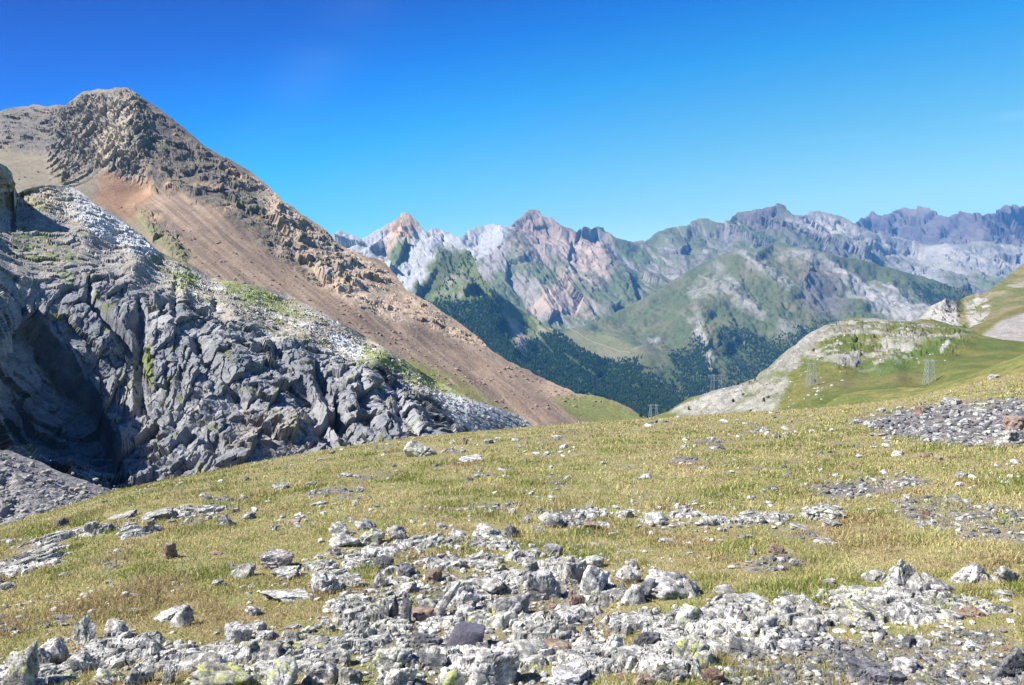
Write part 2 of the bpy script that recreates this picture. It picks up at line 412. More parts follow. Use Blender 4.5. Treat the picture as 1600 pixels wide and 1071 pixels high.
# ---- D: pale pyramid peak and the wooded spur in front of it
def shpD(px, py, P, r):
    up = sstep(520, 430, py)
    return (120 * fbm(P * [1, 1, .4], 420, 5, 51, .5, True) - 95 * facets(rot(P, 58) / [620, 130, 240], 47)[0] - 20 * facets(rot(P, 55) / [190, 38, 80], 48)[0]) * (.5 + .6 * up) + 34 * fbm(rot(P, 55) * [.25, 1.5, 1], 70, 4, 56, .6, True)
FORESTS_D = [[(650, 465), (690, 470), (735, 470), (770, 455), (783, 470), (800, 520), (835, 590), (800, 590), (740, 540), (690, 500)],
             [(830, 530), (870, 520), (930, 552), (985, 575), (1040, 600), (1080, 640), (1070, 700), (900, 680), (840, 590), (822, 555)]]
def colD(px, py, P, nz, nx, t):
    v = nvar(P, 180, 61); w = fbm(rot(P, 55) * [.15, 2, 1], 90, 5, 62, .6)
    qx = px + 12 * v; qy = py + 8 * w
    c = np.tile([.13, .16, .06], (len(px), 1)).astype(float)
    c = lerp(c, [.30, .27, .22], sstep(-.02, .25, v + .25 * w) * .75)
    c = lerp(c, [.40, .40, .41], pmask(qx, qy, [(490, 355), (560, 365), (600, 345), (645, 335), (700, 355), (740, 380), (700, 395), (660, 405), (670, 430), (640, 470), (540, 420)], 7) * .95)
    c = lerp(c, [.52, .36, .24], pmask(qx, qy, [(606, 352), (632, 325), (656, 345), (650, 360), (625, 372), (600, 405), (590, 400), (610, 370)], 4) * .85)
    c = lerp(c, [.115, .15, .05], pmask(qx, qy, [(632, 370), (645, 362), (630, 395), (612, 410), (598, 412), (612, 385)], 4) * .9)
    c = lerp(c, [.085, .105, .045], pmask(qx, qy, [(683, 385), (700, 383), (735, 395), (700, 430), (660, 465), (640, 458), (672, 425)], 5) * .9)
    c = lerp(c, [.46, .37, .28], pmask(qx, qy, [(790, 486), (806, 495), (850, 540), (868, 572), (830, 575), (815, 560), (800, 525)], 4) * .9)
    c = lerp(c, [.42, .36, .28], pmask(qx, qy, [(830, 498), (860, 510), (900, 535), (915, 555), (880, 545), (850, 525)], 4) * .6 * sstep(0, .2, w + .1))
    for f in FORESTS_D: c = lerp(c, [.05, .075, .03], pmask(qx, qy, f, 6))
    return c
oD, dD = layer('pyramid_peak', [(440, 380), (500, 356), (518, 362), (530, 361), (544, 367), (562, 371), (574, 368), (596, 355), (603, 349), (611, 345), (620, 338), (632, 332), (640, 335), (646, 340), (654, 346), (664, 357), (669, 358), (675, 355), (690, 356), (697, 364), (703, 372), (712, 380), (722, 384), (735, 394), (742, 405), (746, 420), (761, 440), (776, 453), (787, 464), (800, 470), (812, 480), (840, 499), (862, 510), (892, 531), (919, 547), (949, 559), (975, 570), (994, 580), (1030, 600), (1060, 625)],
      [(440, 480), (600, 520), (760, 600), (900, 680), (1060, 690)],
      [(500, 358, 5500), (560, 370, 5300), (632, 332, 5400), (690, 358, 5300), (714, 382, 5000), (746, 420, 4600), (768, 468, 4150), (784, 495, 3950), (806, 540, 3650), (828, 580, 3400), (600, 410, 4900), (660, 420, 4750), (650, 460, 4450), (700, 430, 4500), (710, 490, 4150), (760, 540, 3850), (799, 476, 4500), (812, 505, 4350), (840, 545, 4100), (840, 500, 4500), (870, 530, 4150), (900, 570, 3700), (870, 590, 3500), (950, 570, 4000), (990, 600, 3500), (960, 640, 2900), (1020, 620, 3200), (640, 380, 5050), (680, 385, 5000), (550, 430, 4700)],
      mat_far, shpD, colD, 440, 1060, 1.25, 1.3, 9, seed=10)

# ---- F: green hills and the valley below them
def shpF(px, py, P, r):
    flat = pmask(px, py, [(850, 500), (960, 510), (1060, 545), (1060, 570), (960, 565), (860, 550)], 14)
    a = 130 * fbm(P * [1, 1, .5], 420, 5, 71, .5, True) + 36 * fbm(P * [1, 1, .4], 90, 5, 75, .6, True)
    return (1.5 * a + 90 * fbm(rot(P, 40) * [.5, 1.2, 1], 240, 4, 78, .55, True)) * (1 - .8 * flat)
FORESTS_F = [[(945, 562), (990, 556), (1010, 570), (1050, 575), (1075, 600), (1110, 640), (1000, 680), (940, 600)],
             [(1055, 545), (1080, 520), (1100, 530), (1105, 560), (1120, 600), (1130, 640), (1060, 640), (1060, 590)],
             [(1140, 600), (1150, 560), (1200, 520), (1260, 500), (1300, 490), (1290, 530), (1200, 600), (1130, 640)],
             [(1130, 510), (1170, 500), (1200, 520), (1180, 560), (1150, 560)]]
def colF(px, py, P, nz, nx, t):
    v = nvar(P, 240, 81); w = fbm(rot(P, 42) * [.2, 2.2, 1], 170, 5, 82, .6); s = nvar(P, 60, 87)
    qx = px + 14 * v; qy = py + 12 * w
    c = np.tile([.125, .145, .065], (len(px), 1)).astype(float)
    c = lerp(c, [.22, .19, .11], sstep(-.1, .35, v) * .7); c = lerp(c, [.10, .145, .055], sstep(.0, .3, nvar(P, 130, 90)) * .6)
    rk = np.zeros(len(px))
    for pg, k in (([(1065, 445), (1120, 405), (1150, 430), (1200, 470), (1190, 485), (1130, 450), (1080, 465)], .45),
                  ([(1065, 485), (1090, 475), (1110, 520), (1118, 570), (1128, 610), (1105, 615), (1095, 580), (1085, 540)], .9),
                  ([(1140, 385), (1165, 380), (1240, 430), (1230, 445), (1180, 410)], .6),
                  ([(1290, 400), (1360, 430), (1460, 460), (1540, 470), (1540, 520), (1440, 510), (1380, 480), (1320, 440)], .85),
                  ([(1210, 380), (1300, 392), (1310, 402), (1220, 395)], .6),
                  ([(1215, 480), (1260, 490), (1275, 520), (1240, 530), (1210, 500)], .5),
                  ([(1000, 540), (1030, 520), (1020, 515), (990, 545)], .7),
                  ([(1138, 605), (1150, 580), (1170, 545), (1172, 548), (1156, 580), (1142, 606)], .9)):
        rk = np.maximum(rk, pmask(qx, qy, pg, 6) * k)
    rk = np.clip(rk * (1 + 1.6 * w) * sstep(-.35, .15, s + .1), 0, 1)
    c = lerp(c, [.44, .41, .38], rk)
    c = lerp(c, [.22, .185, .20], pmask(qx, qy, [(1250, 405), (1300, 410), (1330, 460), (1300, 490), (1255, 460)], 12) * .6)
    c = lerp(c, [.38, .25, .17], pmask(qx, qy, [(1215, 395), (1265, 400), (1260, 420), (1225, 415)], 8) * .4 * sstep(-.2, .3, s))
    fl = pmask(qx, qy, [(880, 510), (950, 515), (1000, 545), (1010, 560), (950, 560), (900, 545)], 8)
    c = lerp(c, [.25, .24, .12], fl * .7)
    c = lerp(c, [.33, .27, .19], pmask(qx, qy, [(890, 540), (930, 545), (1000, 556), (990, 562), (930, 556), (890, 550)], 4) * .5)
    for f in FORESTS_F: c = lerp(c, [.06, .09, .035], pmask(qx, qy, f, 10) * .8 * sstep(-.3, 0, s + .1))
    c = lerp(c, [.045, .065, .03], pmask(qx, qy, [(1430, 440), (1520, 452), (1515, 470), (1450, 462)], 8) * .85)
    return c
oF, dF = layer('green_hills', [(820, 515), (850, 512), (880, 514), (910, 508), (940, 494), (960, 484), (1000, 464), (1020, 452), (1040, 440), (1060, 427), (1080, 415), (1095, 408), (1110, 400), (1130, 394), (1150, 387), (1163, 384), (1172, 388), (1182, 392), (1195, 385), (1210, 374), (1222, 376), (1232, 379), (1260, 383), (1290, 391), (1330, 400), (1380, 411), (1430, 424), (1480, 438), (1500, 447), (1518, 452), (1530, 462), (1560, 480), (1620, 500)],
      [(820, 640), (950, 665), (1620, 660)],
      [(830, 514, 5800), (880, 514, 6000), (960, 485, 6300), (1040, 440, 6500), (1163, 386, 6500), (1232, 379, 6900), (1290, 391, 6900), (1500, 448, 7000), (1600, 500, 6500), (1190, 420, 6150), (1110, 440, 6000), (1000, 500, 5700), (1085, 480, 5400), (1100, 520, 4850), (1116, 570, 4250), (1122, 612, 3850), (1050, 530, 5150), (1060, 570, 4500), (1155, 540, 5000), (1150, 590, 4350), (1200, 480, 5500), (1240, 440, 6000), (1290, 510, 5300), (1240, 560, 4600), (1200, 600, 4100), (1300, 450, 6200), (1370, 480, 5900), (1450, 500, 5900), (900, 530, 5500), (950, 548, 5000), (1000, 560, 4500), (980, 600, 3800), (1030, 640, 3000), (850, 540, 5100), (860, 640, 3300), (1400, 560, 4800), (1400, 440, 6700), (1350, 600, 4000), (1270, 410, 6300)],
      mat_far, shpF, colF, 820, 1620, 1.4, 1.2, 14, seed=12)

# ---- L: knolls on the right beyond the hollow
def shpL(px, py, P, r):
    rk = pmask(px, py, [(1430, 500), (1475, 460), (1540, 455), (1530, 520), (1430, 530)], 10)
    return (6 + 12 * rk) * fbm(P * [1, 1, .6], 60, 5, 91, .55, True) + rk * (4 * fbm(rot(P, 60) * [.3, 1.4, 1], 14, 4, 95, .6, True) - 5 * facets(rot(P, 66) / [26, 8, 12], 34)[0])
def colL(px, py, P, nz, nx, t):
    v = nvar(P, 40, 101); w = fbm(rot(P, 62) * [.2, 2.2, 1], 22, 5, 102, .6)
    qx = px + 6 * v; qy = py + 5 * w
    c = np.tile([.16, .17, .07], (len(px), 1)).astype(float)
    c = lerp(c, [.25, .21, .12], sstep(-.1, .3, v))
    c = lerp(c, [.45, .43, .40], pmask(qx, qy, [(1425, 505), (1460, 470), (1478, 463), (1495, 470), (1500, 490), (1505, 525), (1430, 530)], 3) * sstep(-.35, 0, w + .15))
    c = lerp(c, [.42, .40, .37], pmask(qx, qy, [(1503, 460), (1540, 456), (1545, 480), (1535, 510), (1515, 510)], 3) * sstep(-.15, .15, w))
    c = lerp(c, [.38, .36, .33], pmask(qx, qy, [(1540, 445), (1600, 440), (1600, 452), (1545, 456)], 3) * sstep(-.0, .2, v) * .7)
    return c
layer('knoll', [(1380, 530), (1430, 499), (1440, 490), (1450, 480), (1462, 472), (1475, 465), (1483, 466), (1497, 469), (1510, 462), (1525, 458), (1540, 457), (1548, 450), (1570, 435), (1590, 418), (1600, 411), (1700, 360), (1850, 320)],
      [(1380, 560), (1850, 560)],
      [(1430, 500, 1300), (1478, 466, 1350), (1503, 470, 1420), (1535, 458, 1400), (1600, 411, 1500), (1800, 340, 1500), (1430, 540, 1100), (1470, 530, 1100), (1510, 530, 1180), (1540, 500, 1220), (1600, 500, 1150), (1800, 500, 1100), (1600, 455, 1350)],
      mat_hill, shpL, colL, 1380, 1850, 1.3, 1.5, 12, seed=14)
def colL2(px, py, P, nz, nx, t):
    v = nvar(P, 30, 111)
    c = lerp(np.tile([.20, .19, .07], (len(px), 1)), [.28, .22, .11], sstep(-.1, .3, v))
    return lerp(c, [.42, .39, .36], pmask(px + 3 * v, py + 3 * v, [(1525, 527), (1560, 506), (1600, 488), (1760, 450), (1760, 570), (1535, 545)], 2.5))
layer('far_slope', [(1470, 540), (1500, 518), (1509, 515), (1520, 510), (1539, 504), (1560, 496), (1600, 478), (1700, 430), (1850, 390)],
      [(1470, 560), (1850, 580)],
      [(1509, 515, 960), (1600, 478, 1000), (1800, 410, 1000), (1500, 560, 780), (1600, 560, 760), (1800, 560, 700)],
      mat_hill, lambda px, py, P, r: 5 * fbm(P, 40, 4, 113), colL2, 1470, 1850, 1.3, .8, 12, seed=15)

# ---- K: limestone dome and green hollow on the right
def shpK(px, py, P, r):
    rk = pmask(px, py, [(1040, 650), (1180, 590), (1290, 505), (1400, 498), (1530, 515), (1480, 560), (1290, 575), (1200, 640)], 14)
    return 12 * fbm(P * [1, 1, .8], 70, 5, 121) + -rk * (2.6 * facets(rot(P, -32) / [18, 6, 9] + .4 * nvar(P, 20, 3)[:, None], 31)[0] + 1.2 * facets(rot(P, -25) / [6, 2.6, 4], 32)[0]) - rk * (5 * fbm(rot(P, -30) * [.6, 1.4, 1], 26, 6, 125, .64, True) + 2.5 * fbm(P, 7, 4, 128, .6, True))
def colK(px, py, P, nz, nx, t):
    v = nvar(P, 28, 131); w = fbm(rot(P, -30) * [.22, 2.0, 1], 22, 5, 132, .6); s = nvar(P, 9, 137)
    qx = px + 8 * v; qy = py + 7 * w
    c = np.tile([.125, .155, .045], (len(px), 1)).astype(float)
    c = lerp(c, [.21, .19, .065], sstep(-.15, .3, nvar(P * [1, .6, 2], 35, 139)) * .8)
    c = lerp(c, [.09, .16, .045], pmask(qx, qy, [(1390, 560), (1480, 530), (1500, 540), (1420, 575), (1380, 585), (1340, 580)], 8) * .7)
    rk = pmask(qx, qy, [(1040, 652), (1110, 612), (1180, 588), (1230, 548), (1290, 508), (1300, 520), (1260, 560), (1245, 580), (1210, 590), (1175, 610), (1140, 650)], 4)
    rk2 = pmask(qx, qy, [(1230, 555), (1300, 500), (1400, 498), (1470, 510), (1520, 518), (1500, 535), (1440, 540), (1420, 560), (1370, 575), (1340, 580), (1290, 570)], 6) * sstep(-.12, .12, .6 * w + .8 * s + 1.0 * v + .04)
    rk3 = pmask(qx, qy, [(1140, 650), (1180, 610), (1230, 590), (1235, 605), (1200, 650)], 4) * sstep(-.3, .05, w + .4 * s)
    top = pmask(px, py, [(1180, 592), (1230, 545), (1290, 503), (1420, 494), (1420, 500), (1290, 515), (1240, 555), (1190, 600)], 2)
    k = np.clip(np.maximum(np.maximum(rk * .92, rk2 * .85), rk3 * .85), 0, 1)
    c = lerp(c, lerp(np.tile([.30, .29, .27], (len(px), 1)), [.44, .42, .385], sstep(-.2, .3, w + .7 * s)), k)
    c = lerp(c, [.16, .17, .08], k * sstep(.08, .25, nvar(P, 14, 133, 6, .65)) * .7)
    c = lerp(c, [.20, .17, .08], (1 - k) * pmask(qx, qy, [(1250, 590), (1340, 588), (1440, 592), (1440, 600), (1330, 600), (1260, 610)], 4) * .7)
    c = lerp(c, [.17, .21, .06], (1 - k) * sstep(.1, .3, s) * .3)
    c = lerp(c, [.42, .42, .40], pmask(px, py, [(1469, 549), (1476, 543), (1485, 540), (1484, 543), (1474, 551), (1469, 552)], 1.0))
    return c
oK, dK = layer('limestone_dome', [(985, 668), (1010, 656), (1030, 649), (1045, 644), (1060, 634), (1070, 628), (1080, 622), (1095, 619), (1110, 612), (1140, 603), (1150, 601), (1165, 596), (1180, 589), (1190, 580), (1200, 575), (1215, 562), (1230, 549), (1245, 540), (1260, 526), (1275, 516), (1290, 509), (1305, 505), (1320, 498), (1335, 496), (1350, 496), (1365, 497), (1380, 500), (1400, 503), (1420, 503), (1440, 500), (1460, 501), (1480, 507), (1500, 512), (1520, 518), (1530, 524), (1560, 531), (1600, 535), (1850, 520)],
      [(985, 680), (1850, 680)],
      [(1000, 660, 690), (1045, 644, 700), (1110, 612, 720), (1180, 589, 740), (1230, 549, 760), (1290, 509, 800), (1380, 500, 820), (1520, 518, 780), (1600, 535, 700), (1800, 520, 650), (1100, 655, 560), (1180, 620, 600), (1200, 655, 400), (1240, 600, 530), (1265, 602, 470), (1265, 640, 350), (1310, 590, 480), (1330, 625, 370), (1350, 575, 560), (1450, 560, 560), (1453, 605, 430), (1400, 596, 430), (1420, 585, 500), (1560, 560, 520), (1600, 580, 400), (1350, 660, 270), (1600, 660, 200), (1330, 530, 690), (1430, 530, 680), (1500, 590, 410)],
      mat_hill, shpK, colK, 985, 1850, 1.25, 1.0, 14, seed=16)
def colK2(px, py, P, nz, nx, t):
    v = nvar(P, 12, 141)
    c = lerp(np.tile([.16, .175, .055], (len(px), 1)), [.25, .21, .08], sstep(-.15, .3, v))
    return lerp(c, [.11, .155, .04], sstep(.0, .3, nvar(P, 7, 143)) * .6)
oK2, dK2 = layer('green_hummock', [(1160, 670), (1230, 655), (1250, 648), (1276, 640), (1286, 634), (1295, 629), (1314, 618), (1325, 614), (1336, 612), (1352, 610), (1370, 609), (1390, 608), (1407, 606), (1425, 607), (1445, 607), (1469, 599), (1485, 595), (1501, 589), (1525, 581), (1545, 573), (1562, 566), (1600, 553), (1700, 520), (1850, 490)],
      [(1160, 690), (1850, 700)],
      [(1230, 655, 190), (1276, 640, 210), (1336, 612, 260), (1407, 606, 280), (1445, 607, 250), (1469, 599, 230), (1525, 581, 220), (1600, 553, 220), (1800, 500, 200), (1300, 660, 150), (1400, 650, 140), (1450, 630, 160), (1500, 640, 110), (1600, 640, 90), (1800, 640, 80), (1600, 600, 130)],
      mat_hill, lambda px, py, P, r: 2.2 * fbm(P, 22, 4, 145) + .5 * fbm(P, 3.5, 4, 146, .6), colK2, 1160, 1850, 1.5, .5, 20, seed=17)

# ---- G: brown mountain on the left
GROCK = [[(205, 140), (260, 178), (330, 235), (385, 268), (445, 315), (480, 345), (528, 380), (560, 405), (545, 425), (500, 405), (470, 400), (450, 380), (400, 360), (340, 330), (300, 320), (285, 300), (240, 300), (228, 260), (215, 200)],
         [(215, 330), (250, 335), (265, 350), (290, 395), (285, 410), (250, 385), (225, 345)],
         [(380, 340), (420, 365), (470, 385), (520, 400), (560, 450), (525, 460), (470, 430), (430, 395), (400, 375)]]
GROCK2 = [[(390, 270), (640, 450), (700, 490), (770, 545), (740, 545), (660, 510), (600, 500), (540, 470), (500, 450), (470, 420), (440, 400)]]
GSTRAT = [[(0, 165), (110, 160), (130, 140), (210, 138), (235, 180), (225, 280), (180, 275), (150, 265), (120, 260), (60, 240), (0, 235)]]
def gmasks(px, py, P):
    v = nvar(P, 60, 151); w = nvar(P, 22, 152)
    qx = px + 14 * v + 5 * w; qy = py + 12 * nvar(P, 50, 153) + 5 * w
    m1 = np.maximum.reduce([pmask(qx, qy, g, 6) for g in GROCK]); m2 = pmask(qx, qy, GROCK2[0], 6); m3 = pmask(qx, qy, GSTRAT[0], 8)
    return v, w, qx, qy, m1, m2, m3
def shpG(px, py, P, r):
    v, w, qx, qy, m1, m2, m3 = gmasks(px, py, P)
    a1, e1 = facets(rot(P, 44) / [66, 17, 28] + .5 * np.stack([v, w, v], 1), 21); a2, e2 = facets(rot(P, 38) / [26, 6.5, 11] + .4 * np.stack([w, v, w], 1), 22); a3, e3 = facets(rot(P, 38) / [9, 2.6, 5], 23)
    pt = .3 + .7 * sstep(-.25, .12, nvar(P, 48, 159) + .3 * w)
    d = -m1 * (11 * a1 + 5.5 * a2 + 2.0 * a3 + 7 * fbm(P, 24, 4, 155, .6, True) + 8 * fbm(rot(P, 65) * [.5, 1, 1], 62, 3, 156, .5, True)) * pt
    d += -m2 * (5 * a1 + 4.5 * a2 + 1.6 * a3 + 5 * fbm(rot(P, 38) * [.45, 1.5, 1], 26, 4, 157, .6, True)) * sstep(-.35, .1, w + v)
    a4, e4 = facets(rot(P, 84) / [75, 8.5, 26] + .15 * np.stack([v, w, v], 1), 24); a6, e6 = facets(rot(P, 84) / [26, 3.4, 10], 27); a5, e5 = facets(rot(P, 10) / [30, 4.5, 12] + .3 * np.stack([w, v, w], 1), 25)
    ribs = fbm(rot(P, 82) * [.16, 1, 1], 17, 4, 158, .6, True)
    sh = pmask(px, py, [(90, 160), (215, 140), (230, 200), (225, 285), (150, 265), (100, 290), (80, 260)], 12)
    d += -m3 * 1.9 * (5 * fbm(rot(P, 8) * [.4, 1.8, 1], 18, 4, 161, .6, True) + 3.2 * a5) - sh * 1.15 * (9 * ribs + 9 * a4 + 3.2 * a6)
    d += 13 * fbm(P * [1, 1, .6], 130, 4, 163) + 3.5 * fbm(rot(P, 40) * [.2, 1, 1], 40, 3, 165)
    d += .5 * fbm(P, 5, 3, 164, .6)
    return d
def colG(px, py, P, nz, nx, t):
    v, w, qx, qy, m1, m2, m3 = gmasks(px, py, P)
    st = fbm(rot(P, 40) * [.07, 1.2, .4], 24, 5, 167, .62)
    fl = np.stack([(px * .766 + py * .643) / 150., (-px * .643 + py * .766) / 9., 0 * px], 1)
    fs = fbm(fl, 1., 5, 169, .62)
    st2 = fbm(rot(P, 80) * [.1, 1.6, .5], 16, 5, 168, .6)
    c = np.tile([.205, .148, .108], (len(px), 1)).astype(float)
    c = lerp(c, [.135, .105, .09], sstep(-.1, .22, fs) * .75); c = lerp(c, [.27, .205, .15], sstep(.02, .25, -fs) * .7)
    c = lerp(c, [.30, .225, .16], sstep(.1, .45, -st) * .5 * sstep(500, 560, px))
    c = lerp(c, [.19, .165, .125], pmask(qx, qy, [(-300, 180), (230, 140), (225, 250), (150, 270), (160, 320), (60, 310), (-300, 320)], 12) * .9)
    c = lerp(c, [.25, .15, .095], pmask(qx, qy, [(165, 262), (235, 290), (235, 310), (215, 350), (190, 340), (145, 318)], 8) * .85)
    c = lerp(c, [.34, .215, .135], pmask(qx, qy, [(208, 270), (226, 262), (240, 300), (205, 335), (190, 330), (210, 300)], 3) * .7)
    c = lerp(c, [.135, .125, .118], m3 * sstep(-.3, .1, w + .15) * .85)
    c = lerp(c, [.22, .19, .15], pmask(qx, qy, [(95, 175), (130, 142), (215, 140), (232, 200), (226, 285), (150, 265), (100, 285)], 10) * .7 * sstep(-.35, .1, st2))
    c = lerp(c, [.36, .30, .23], pmask(qx, qy, [(165, 170), (200, 150), (212, 175), (200, 250), (165, 268), (150, 255)], 6) * sstep(-.25, .2, st2 + .1) * .8)
    c = lerp(c, [.10, .092, .082], m1 * sstep(-.35, .15, w + .25) * .85)
    c = lerp(c, [.15, .14, .085], m1 * sstep(.0, .3, nvar(P, 35, 171)) * .6)
    c = lerp(c, [.30, .205, .14], m1 * sstep(.12, .35, nvar(P, 40, 172)) * .8)
    c = lerp(c, [.34, .265, .20], m2 * sstep(-.4, .2, st + .1) * .85); c = lerp(c, [.22, .205, .19], m2 * sstep(.05, .3, w) * .8)
    c = lerp(c, [.15, .15, .085], pmask(qx, qy, [(215, 330), (300, 400), (285, 415), (235, 380), (205, 345)], 8) * .8)
    tail = pmask(qx, qy, [(560, 400), (700, 488), (860, 595), (1000, 648), (960, 665), (860, 625), (740, 555), (640, 500), (580, 450)], 7)
    c = lerp(c, [.27, .205, .15], tail * .7)
    c = lerp(c, [.125, .15, .045], pmask(qx + 14 * st, qy, [(870, 628), (930, 618), (1010, 652), (960, 672), (900, 655)], 6) * .85)
    g = pmask(qx + 18 * st, qy + 8 * st, [(540, 545), (640, 560), (720, 600), (800, 645), (760, 650), (640, 610), (560, 570)], 7)
    c = lerp(c, [.14, .15, .05], g * .85 * sstep(-.3, 0, w + .12))
    return c
oG, dG = layer('scree_mountain', [(-320, 215), (-100, 190), (0, 173), (25, 168), (50, 164), (90, 167), (105, 166), (115, 155), (128, 145), (150, 141), (178, 139), (200, 138), (205, 142), (213, 148), (240, 164), (265, 182), (290, 203), (321, 229), (350, 247), (377, 258), (400, 275), (414, 287), (430, 300), (444, 317), (460, 325), (474, 338), (490, 346), (504, 355), (514, 366), (523, 377), (545, 392), (574, 401), (600, 409), (610, 421), (619, 431), (634, 453), (650, 462), (675, 476), (712, 502), (750, 529), (761, 543), (790, 562), (825, 579), (855, 596), (900, 615), (956, 626), (985, 640), (1001, 649), (1030, 665)],
      [(-320, 340), (0, 340), (30, 335), (250, 440), (330, 470), (480, 520), (640, 610), (780, 675), (850, 700), (1030, 700)],
      [(170, 140, 1300), (0, 173, 1380), (-250, 200, 1400), (205, 145, 1270), (330, 236, 1150), (450, 320, 1020), (525, 380, 950), (620, 438, 870), (712, 502, 780), (855, 596, 680), (1000, 650, 600), (0, 330, 820), (-250, 330, 850), (150, 390, 760), (250, 420, 690), (400, 470, 620), (550, 545, 560), (700, 620, 500), (850, 680, 440), (1000, 670, 540), (100, 300, 930), (60, 230, 1150), (190, 300, 960), (160, 330, 880), (120, 230, 1120), (170, 210, 1130), (212, 210, 1090), (235, 270, 1000), (225, 300, 980), (260, 330, 870), (270, 370, 780), (350, 340, 860), (450, 420, 760), (560, 470, 700), (640, 520, 660), (220, 360, 830)],
      mat_mid, shpG, colG, -320, 1030, 1.25, 4.2, 17, seed=20)

# ---- H: grey limestone cliff with a grassy shelf
CLIFF = [(-320, 330), (0, 305), (60, 330), (130, 360), (200, 400), (281, 464), (320, 480), (361, 500), (401, 516), (425, 545), (450, 532), (487, 540), (517, 559), (550, 570), (585, 566), (619, 592), (660, 622), (690, 645), (712, 675), (700, 760), (0, 900), (-320, 900)]
def hmasks(px, py, P):
    v = nvar(P, 14, 201); w = nvar(P, 5, 202)
    qx = px + 10 * v + 4 * w; qy = py + 10 * nvar(P, 12, 203) + 3 * w
    cl = pmask(qx, qy, CLIFF, 6)
    upper = pmask(qx, qy, [(-50, 290), (30, 310), (130, 350), (230, 400), (300, 440), (330, 480), (250, 470), (170, 440), (110, 430), (40, 470), (-50, 440)], 14)
    slab = pmask(qx, qy, [(30, 292), (110, 288), (150, 315), (245, 388), (262, 400), (215, 402), (150, 372), (100, 335), (40, 318)], 3)
    return v, w, qx, qy, cl, upper, slab
CLEFTS = [([(140, 440), (146, 470), (190, 515), (215, 545), (205, 560), (160, 505), (132, 470)], 9),
          ([(216, 470), (226, 490), (226, 560), (224, 610), (232, 650), (222, 655), (214, 600), (212, 520)], 8),
          ([(275, 440), (281, 470), (280, 500), (272, 505), (268, 470)], 4),
          ([(60, 490), (110, 560), (160, 640), (185, 700), (190, 765), (130, 745), (60, 720), (0, 690), (0, 560), (30, 500)], 20),
          ([(310, 520), (345, 580), (395, 640), (385, 645), (335, 590), (300, 540)], 5),
          ([(430, 545), (480, 610), (530, 700), (505, 690), (455, 620), (422, 570)], 6),
          ([(290, 580), (292, 640), (284, 640), (280, 590)], 4),
          ([(495, 570), (530, 640), (560, 690), (535, 690), (505, 630), (488, 585)], 8),
          ([(345, 690), (352, 720), (340, 722), (318, 690)], 4),
          ([(560, 590), (585, 650), (600, 685), (580, 690), (560, 640)], 6),
          ([(620, 620), (645, 660), (655, 690), (630, 690), (615, 650)], 6),
          ([(335, 470), (400, 530), (410, 545), (380, 535), (330, 490)], 4)]
def shpH(px, py, P, r):
    wl = sstep(260, 120, px) * sstep(420, 540, py)
    P = P.copy(); P[:, 1] = 95 + (P[:, 1] - 95) * (1 + .5 * wl)
    v, w, qx, qy, cl, upper, slab = hmasks(px, py, P)
    R = rot(P, 62)
    big = fbm(R * [.45, 1, 1], 17, 4, 211, .5, True)
    wp = np.stack([v, w, v], 1)
    a1, e1 = facets(R / [24, 5.5, 10] + .4 * wp, 3); a2, e2 = facets(rot(P, 56) / [9.5, 2.1, 4] + .25 * wp, 5); a3, e3 = facets(rot(P, 50) / [3.4, .9, 1.6] + .2 * wp, 8)
    d = -cl * (3.0 * big + 4.6 * a1 + 1.8 * a2 + .55 * a3 + .5 * sstep(0, .16, e1) + .25 * sstep(0, .14, e2) + .55 * fbm(R * [.4, 1, 1], 2.2, 4, 217, .6, True)) * (1 - .6 * upper) * (1 - .5 * sstep(70, -20, px) * sstep(400, 480, py))
    d -= pmask(px, py, [(-330, 180), (12, 246), (27, 308), (-330, 330)], 7) * (2.6 * a1 + 2.0 * a2 + .8 * a3)
    for pg, k in CLEFTS: d += k * .9 * pmask(px + 5 * w + 4 * v, py + 4 * w, pg, 5)
    shelf = 1 - cl
    d += -shelf * (2.6 * fbm(rot(P, 33) * [.7, 1.2, 1], 10, 5, 221, .64, True) + 2.0 * fbm(P, 30, 3, 223) + .9 * facets(rot(P, 36) / [5, 2, 3], 12)[0] + .4 * facets(rot(P, 30) / [1.8, .8, 1.2], 13)[0])
    d += -slab * (1.2 * fbm(rot(P, 70) * [.3, 1.6, 1], 9, 4, 225, .5, True) + 1.2 * facets(rot(P, 72) / [18, 2.6, 6], 15)[0] + .3 * facets(rot(P, 65) / [6, 1.2, 2], 16)[0])
    return d
